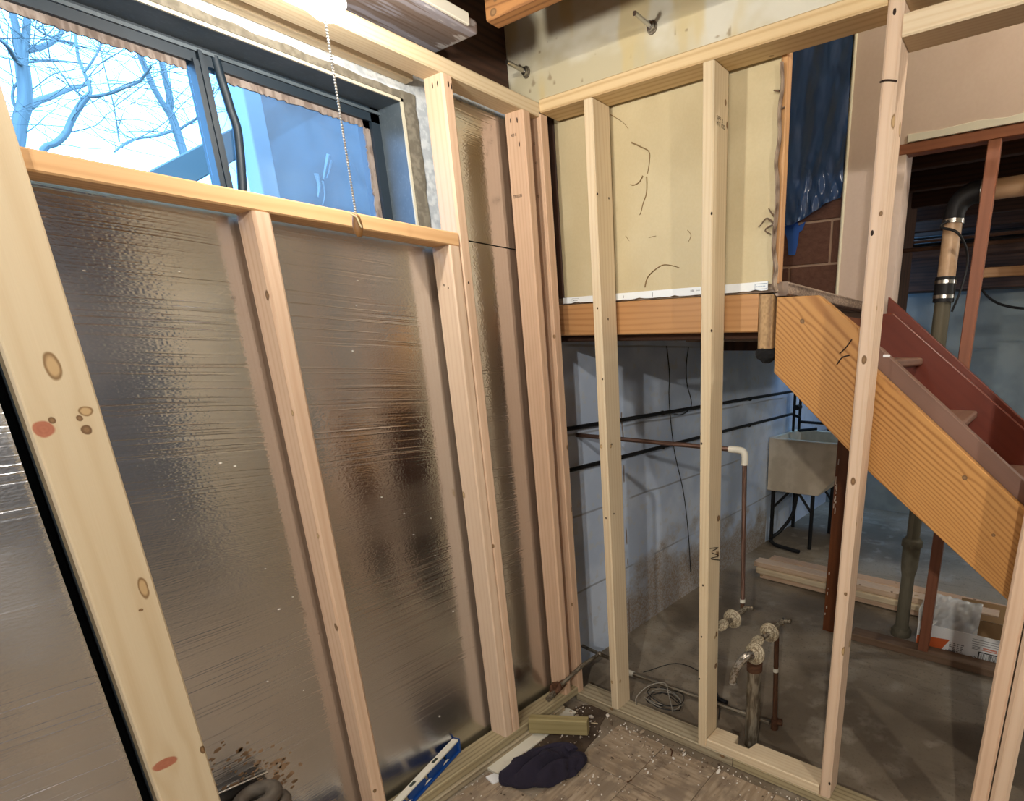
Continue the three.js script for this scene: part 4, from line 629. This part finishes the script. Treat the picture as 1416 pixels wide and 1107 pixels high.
{ // treated offcut
  const g = stickGeo(0.07, 0.038, 0.245, 0.004, 0.2, 0.4), q = tag(obj('wood_offcut', (() => { g.rotateZ(-Math.PI / 2); g.translate(-0.1225, 0.035, 0); return g; })(), wm({ base: [158, 145, 102], dark: [126, 112, 72], s: 241, freq: 40, amt: 0.3 })), 'short greenish wood offcut lying between the cloth and the corner', 'offcut');
  q.position.set(0.112, 0.026, 0.232); q.rotation.y = 0.5;
  const r = board('trim_scrap', [-0.03, 0.03, 0.001, 0.011, 0, 0.44], 'z', WHITEPAINT, 'white trim scrap lying flat under the greenish offcut', 'trim'); r.rotation.y = 0.02; r.position.x = 0.035; r.position.z = 0.3;
  const q2 = tag(obj('trim_chip', slab([[0, 0], [0.05, -0.008], [0.062, 0.022], [0.04, 0.036], [0.012, 0.03]], 0, 0.008, 0, 0.001), WHITE), 'broken white plaster piece left of the navy cloth', 'chip'); q2.rotation.x = -Math.PI / 2; q2.position.set(0.045, 0.004, 0.555);
}
{ // spirit level leaning on the treated plate
  const t = group('spirit_level', [-0.094, 0.0715, 0.565], 0.33); t.rotation.order = 'YXZ';
  const s = new THREE.Shape([[0, 0], [0.55, 0], [0.55, 0.056], [0, 0.056]].map((p) => new THREE.Vector2(...p))); const slot = (x) => { const h = new THREE.Path(); h.absarc(x, 0.028, 0.0175, Math.PI / 2, -Math.PI / 2, true); h.absarc(x + 0.05, 0.028, 0.0175, -Math.PI / 2, Math.PI / 2, true); return h; };
  const xs = [0.05, 0.15, 0.25, 0.35, 0.45]; for (const x of xs) s.holes.push(slot(x));
  const turn = (g) => { g.rotateY(-Math.PI / 2); return g; };
  const BL = mat({ color: 0x1c4f9c, roughness: 0.35, metalness: 0.3 }), WB = mat({ color: 0xdcd9cc, roughness: 0.45 });
  const hold = new THREE.Group();
  obj('web', turn(new THREE.ExtrudeGeometry(s, { depth: 0.008, bevelEnabled: false }).translate(0, 0, -0.004)), BL, t);
  obj('edge_rail', turn(new RoundedBoxGeometry(0.55, 0.008, 0.026, 1, 0.002).translate(0.275, 0.056, 0)), WB, t); obj('edge_rail', turn(new RoundedBoxGeometry(0.55, 0.008, 0.026, 1, 0.002).translate(0.275, 0.004, 0)), BL, t);
  for (const x of xs) obj('slot_rim', turn((() => { const c = new THREE.CatmullRomCurve3(Array.from({ length: 24 }, (_, i) => { const a = i / 24 * 6.2832, cx = Math.cos(a) > 0 ? x + 0.05 : x; return [cx + 0.0175 * Math.cos(a + 0.13), 0.028 + 0.0175 * Math.sin(a + 0.13)]; }).map((q) => V(q[0], q[1], 0)), true, 'centripetal'); return new THREE.TubeGeometry(c, 60, 0.0038, 6, true); })()), WB, t);
  obj('end_cap', turn(new RoundedBoxGeometry(0.012, 0.06, 0.028, 1, 0.003).translate(0.002, 0.03, 0)), BL, t);
  for (const x of [0.225, 0.34]) obj('vial', turn(new RoundedBoxGeometry(0.024, 0.004, 0.01, 1, 0.001).translate(x - 0.1, 0.061, 0)), mat({ color: 0x23302a, roughness: 0.3 }), t);
  tag(t, 'blue spirit level with white edge and oval slots lying on the foil wall plate', 'level');
}
{ // coiled grey hose and a metal strip by the foil at lower left
  const t = group('hose_coil', [-0.025, 0.073, 1.193]); const HM = mat({ map: tex(128, 128, (U, W) => mix([104, 96, 86], [70, 62, 54], fbm(U * 10, W * 10, 720, 4))), roughness: 0.7 });
  for (let k = 0; k < 9; k++) { const g = new THREE.TorusGeometry(0.056 - (k > 6 ? 0.009 * (k - 6) : 0), 0.0195, 12, 40); g.rotateX(Math.PI / 2 + 0.08 * Math.sin(k)); g.translate(0.004 * Math.sin(k * 2), 0.02 + k * 0.0375, 0.003 * Math.cos(k * 3)); obj('loop', g, HM, t); }
  tag(t, 'upright coil of grey hose against the foil beside the knotty board', 'hose');
  const a = at(300, 1098, 'x', -0.1), b = at(370, 1067, 'x', -0.1); const s2 = tag(obj('metal_strip', rod([a.x, a.y, a.z], [b.x, b.y, b.z], 0.004, 8), STEEL), 'thin bright metal strip leaning on the foil above the hose coil', 'strip');
}
{ // mud spatter on the foil under the window
  seed = 33; const gs = []; for (let i = 0; i < 90; i++) { const px = 295 + 105 * rnd(), py = 1022 + 70 * rnd() ** 0.7, P = at(px + (rnd() - 0.5) * 60, py, 'x', -0.1062), r = rr(0.0015, 0.0035) + 0.007 * rnd() ** 6, s = new THREE.Shape(); for (let k = 0; k <= 12; k++) { const a = k / 12 * 6.283, q = r * (0.6 + 0.7 * noise(Math.cos(a) * 2 + i * 3, Math.sin(a) * 2, 730)), x = q * Math.cos(a) * 1.6, y = q * Math.sin(a); k ? s.lineTo(x, y) : s.moveTo(x, y); } const g = new THREE.ExtrudeGeometry(s, { depth: 0.0012, bevelEnabled: false }); g.rotateZ(0.3); g.rotateY(Math.PI / 2); g.translate(-0.1072, P.y, P.z); gs.push(g); }
  const q = tag(obj('mud_spatter', gs, mat({ color: 0x8a7056, roughness: 1 })), 'dried mud spatter on the foil above the hose coil', 'mud'); q.userData.kind = 'stuff';
}
{ // plaster crumbs, grit and splinters
  seed = 55; const m = new THREE.InstancedMesh(new THREE.IcosahedronGeometry(1, 0), mat({ color: 0xffffff, roughness: 0.95 }), 900), M = new THREE.Matrix4(), q = new THREE.Quaternion(), e = new THREE.Euler(), c = new THREE.Color();
  for (let i = 0; i < 900; i++) {
    let x, z; const t = rnd(); if (t < 0.42) { x = rr(0.03, 1.3); z = 0.02 + Math.abs(rr(-1, 1) * rr(0, 1)) * 0.22; } else if (t < 0.62) { x = 0.02 + rnd() * rnd() * 0.14; z = rr(0.05, 1.0); } else if (t < 0.9) { x = 0.12 + rnd() * 0.45; z = 0.08 + rnd() * 0.5; } else { x = rr(0.1, 1.6); z = rr(0.1, 1.0); }
    const r = rr(0.001, 0.0042) * (rnd() < 0.08 ? 2.4 : 1); e.set(rnd() * 6, rnd() * 6, rnd() * 6); q.setFromEuler(e); M.compose(V(x, 0.004 + r * 0.5, z), q, V(r * rr(0.8, 1.8), r * rr(0.4, 0.9), r)); m.setMatrixAt(i, M); const k = rnd(); k < 0.45 ? c.setRGB(0.72, 0.68, 0.62) : k < 0.75 ? c.setRGB(0.36, 0.29, 0.21) : c.setRGB(0.13, 0.09, 0.06); m.setColorAt(i, c);
  }
  m.name = numbered('plaster_crumbs'); shade(m); tag(m, 'plaster crumbs and grit scattered over the floor tiles', 'debris'); m.userData.kind = 'stuff'; scene.add(m);
}
for (const [px, py, w, a, label] of [[822, 1000, 0.03, 0.4, 'curled wood splinter between the offcut and the partition plate'], [870, 1080, 0.018, 1.2, 'small rusty fastener alone on the floor tiles'], [928, 1040, 0.04, 2.2, 'bent nail lying beside the partition plate']]) { const P = at(px, py, 'y', 0.006); tag(obj(label.includes('nail') ? 'bent_nail' : label.includes('rusty') ? 'fastener' : 'splinter', tube([[-w / 2, 0, 0], [0, 0.004, 0.004], [w / 2, 0, 0]], 0.0028, 10, 6), label.includes('splinter') ? PINE[1] : RUST), label, 'scrap').position.copy(P).setY(0.007), scene.children[scene.children.length - 1].rotation.y = a; }

// ------------------------------------------------------------------ outside the window
const BARK = mat({ map: tex(64, 256, (U, W) => mix([148, 144, 137], [118, 115, 109], fbm(U * 10, W * 26, 800, 4))), roughness: 0.95 });
function tree(X, name, label, limbs, tw) {
  const base = at(limbs[0].p[0][0], limbs[0].p[0][1], 'x', X), t = group(name, [base.x, 1.7, base.z]); seed = tw; const tips = [];
  const D = CAM.x - X;
  limbs.forEach(({ p, w, w2 = w * 0.5, d = 0 }, i) => {
    const pts = p.map(([a, b], k) => { const q = at(a, b, 'x', X + d * k / (p.length - 1 || 1)).sub(t.position); return q; });
    if (!i) pts.unshift(V(pts[0].x, 0, pts[0].z + 0.1));
    obj(i ? 'branch' : 'trunk', tube(pts, w / 2 / F * D * 0.9, 40, 9, w2 / w), BARK, t); tips.push(pts);
  });
  const gs = []; for (let k = 0; k < 70; k++) { const L = tips[Math.floor(rnd() * tips.length)], i = 1 + Math.floor(rnd() * (L.length - 1)), q = L[i - 1].clone().lerp(L[i], rnd()); if (q.y < 1.2) continue; const pts = [q]; const dir = V(rr(-0.4, 0.4), rr(-0.15, 0.6), rr(-1, 1)).normalize(); let c = q.clone(); const n = 4 + Math.floor(rnd() * 3), st = rr(0.08, 0.26) * D / 9; for (let s = 0; s < n; s++) { dir.add(V(rr(-0.3, 0.3), rr(-0.3, 0.35), rr(-0.35, 0.35))).normalize(); c = c.clone().addScaledVector(dir, st); pts.push(c); } gs.push(tube(pts, rr(0.4, 0.9) / 2 / F * D, 10, 4, 0.35)); }
  if (gs.length) { const q = obj('twigs', gs, BARK, t); q.userData.kind = 'stuff'; }
  return tag(t, label, 'tree');
}
tree(-8, 'bare_tree', 'large bare forked tree at the left of the window', [{ p: [[22, 215], [24, 195], [28, 165], [34, 143], [33, 112], [30, 88]], w: 12, w2: 10 }, { p: [[30, 90], [24, 60], [22, 40], [16, 10], [10, -30]], w: 7 }, { p: [[31, 88], [34, 62], [37, 34], [38, -10]], w: 7 }, { p: [[28, 88], [20, 80], [10, 64], [-4, 52]], w: 5, d: 0.8 }, { p: [[36, 70], [60, 64], [78, 53], [88, 38], [96, 10]], w: 5, d: -0.6 }, { p: [[40, 148], [52, 140], [69, 134], [85, 127], [100, 122], [118, 117], [126, 112]], w: 6, w2: 2.5, d: -0.8 }, { p: [[28, 160], [18, 140], [19, 122], [26, 112]], w: 3 }, { p: [[78, 53], [60, 46], [40, 32], [24, 24]], w: 2.2 }, { p: [[80, 55], [95, 58], [112, 60]], w: 2.2 }, { p: [[38, 86], [70, 84], [100, 86], [122, 88]], w: 2 }], 811);
tree(-6, 'bare_tree', 'slender leaning bare sapling left of the window centre', [{ p: [[60, 206], [75, 199], [90, 186], [98, 168], [110, 147], [120, 134]], w: 6, w2: 5 }, { p: [[120, 134], [125, 124], [117, 102], [109, 82], [104, 44], [102, 10]], w: 3.4, w2: 1.8, d: -0.4 }, { p: [[121, 134], [138, 132], [158, 127], [172, 121], [193, 112], [202, 101], [209, 92]], w: 3, w2: 2, d: 0.4 }, { p: [[116, 100], [128, 84], [138, 66], [146, 40]], w: 2 }, { p: [[116, 134], [100, 122], [84, 100], [60, 70]], w: 1.6 }, { p: [[165, 196], [158, 150], [146, 100], [134, 50]], w: 1.4 }], 812);
tree(-14, 'bare_tree', 'bare tree with a narrow fork near the window mullion', [{ p: [[260, 235], [254, 212], [245, 183], [237, 160], [231, 150]], w: 9, w2: 8 }, { p: [[231, 152], [222, 138], [211, 118], [200, 92], [192, 70], [184, 40]], w: 6, w2: 5 }, { p: [[233, 150], [235, 138], [229, 109], [223, 82], [216, 50]], w: 6.5, w2: 5 }, { p: [[240, 180], [215, 188], [193, 191], [175, 197], [158, 210]], w: 3, d: 0.5 }, { p: [[240, 184], [262, 170], [275, 163], [286, 162], [292, 140], [296, 120]], w: 2.6, d: 0.5 }], 813);
{ // tangled bush by the sill
  const c0 = at(158, 222, 'x', -5), t = group('bare_shrub', [c0.x, 1.7, c0.z]); seed = 820; const gs = []; for (let k = 0; k < 90; k++) { const a = rr(0, 3.14), pts = [V(rr(-0.1, 0.1), rr(0, 0.1), rr(-0.12, 0.12))]; let d = V(rr(-0.3, 0.3), Math.sin(a) + 0.2, Math.cos(a)).normalize(), c = pts[0]; for (let s = 0; s < 4; s++) { d.add(V(rr(-0.4, 0.4), rr(-0.4, 0.4), rr(-0.4, 0.4))).normalize(); c = c.clone().addScaledVector(d, 0.085 + 0.06 * rnd()); pts.push(c); } gs.push(tube(pts, 0.006, 8, 4, 0.4)); }
  const q = obj('stems', gs, BARK, t); q.userData.kind = 'stuff'; t.scale.setScalar(1.5); tag(t, 'tangled leafless shrub low in the window', 'shrub');
}
{
  const P = (x, y) => at(x, y, 'x', -1.3), a = P(228, 250), b = P(350, 185), d = b.clone().sub(a), L = d.length();
  const g = stickGeo(0.05, 0.085, L + 0.9, 0.004, 0, 0); const t = tag(obj('sloping_rail', g, mat({ color: 0x8a8880, roughness: 0.7 })), 'blue grey sloping rail outside the window, behind the mullion', 'rail'); t.position.copy(a).addScaledVector(d.clone().normalize(), -0.6); t.quaternion.setFromUnitVectors(V(0, 1, 0), d.clone().normalize());
  const pz = at(346, 180, 'x', -0.95).z; board('porch_post', [-1.0, -0.9, 1.7, 3.2, pz - 0.035, pz + 0.02], 'y', mat({ color: 0xdedbd4, roughness: 0.8 }), 'pale blue post outside, at the edge of the wrapped pane', 'post');
  const gg = new THREE.PlaneGeometry(1.5, 1.5, 60, 60), p = gg.attributes.position; for (let i = 0; i < p.count; i++) { const x = p.getX(i), y = p.getY(i); p.setZ(i, 0.2 * (fbm(x * 4 + 7, y * 4, 830, 5) - 0.5) + 0.16 * Math.abs(noise(x * 7 + y * 4, y * 5 - x * 6, 835) - 0.5)); } gg.computeVertexNormals(); gg.rotateY(Math.PI / 2);
  const sh = tag(obj('wrap_sheet', gg, phys({ map: tex(256, 256, (U, W) => mix([150, 150, 148], [120, 120, 120], sm(0.35, 0.65, fbm(U * 9 + 3, W * 9, 840, 5)) * 0.8)), roughness: 0.9, transmission: 0.4, thickness: 0, side: THREE.DoubleSide })), 'wrinkled grey blue plastic wrap outside the right hand pane', 'plastic sheet'); sh.position.set(-0.95, 2.4, pz - 0.79);
  for (const [r, q] of [[[[454, 214], [450, 232], [447, 248]], 0.008], [[[458, 222], [455, 236], [452, 246]], 0.005], [[[437, 240], [441, 256], [440, 272]], 0.009], [[[446, 250], [449, 268], [446, 284]], 0.004]]) obj('torn_patch', tube(r.map(([x2, y2]) => at(x2, y2, 'x', -0.89).sub(sh.position)), q, 20, 5, 0.4), mat({ color: 0xe4e2dc, roughness: 0.8 }), sh);
}
renderer.render(scene, camera);
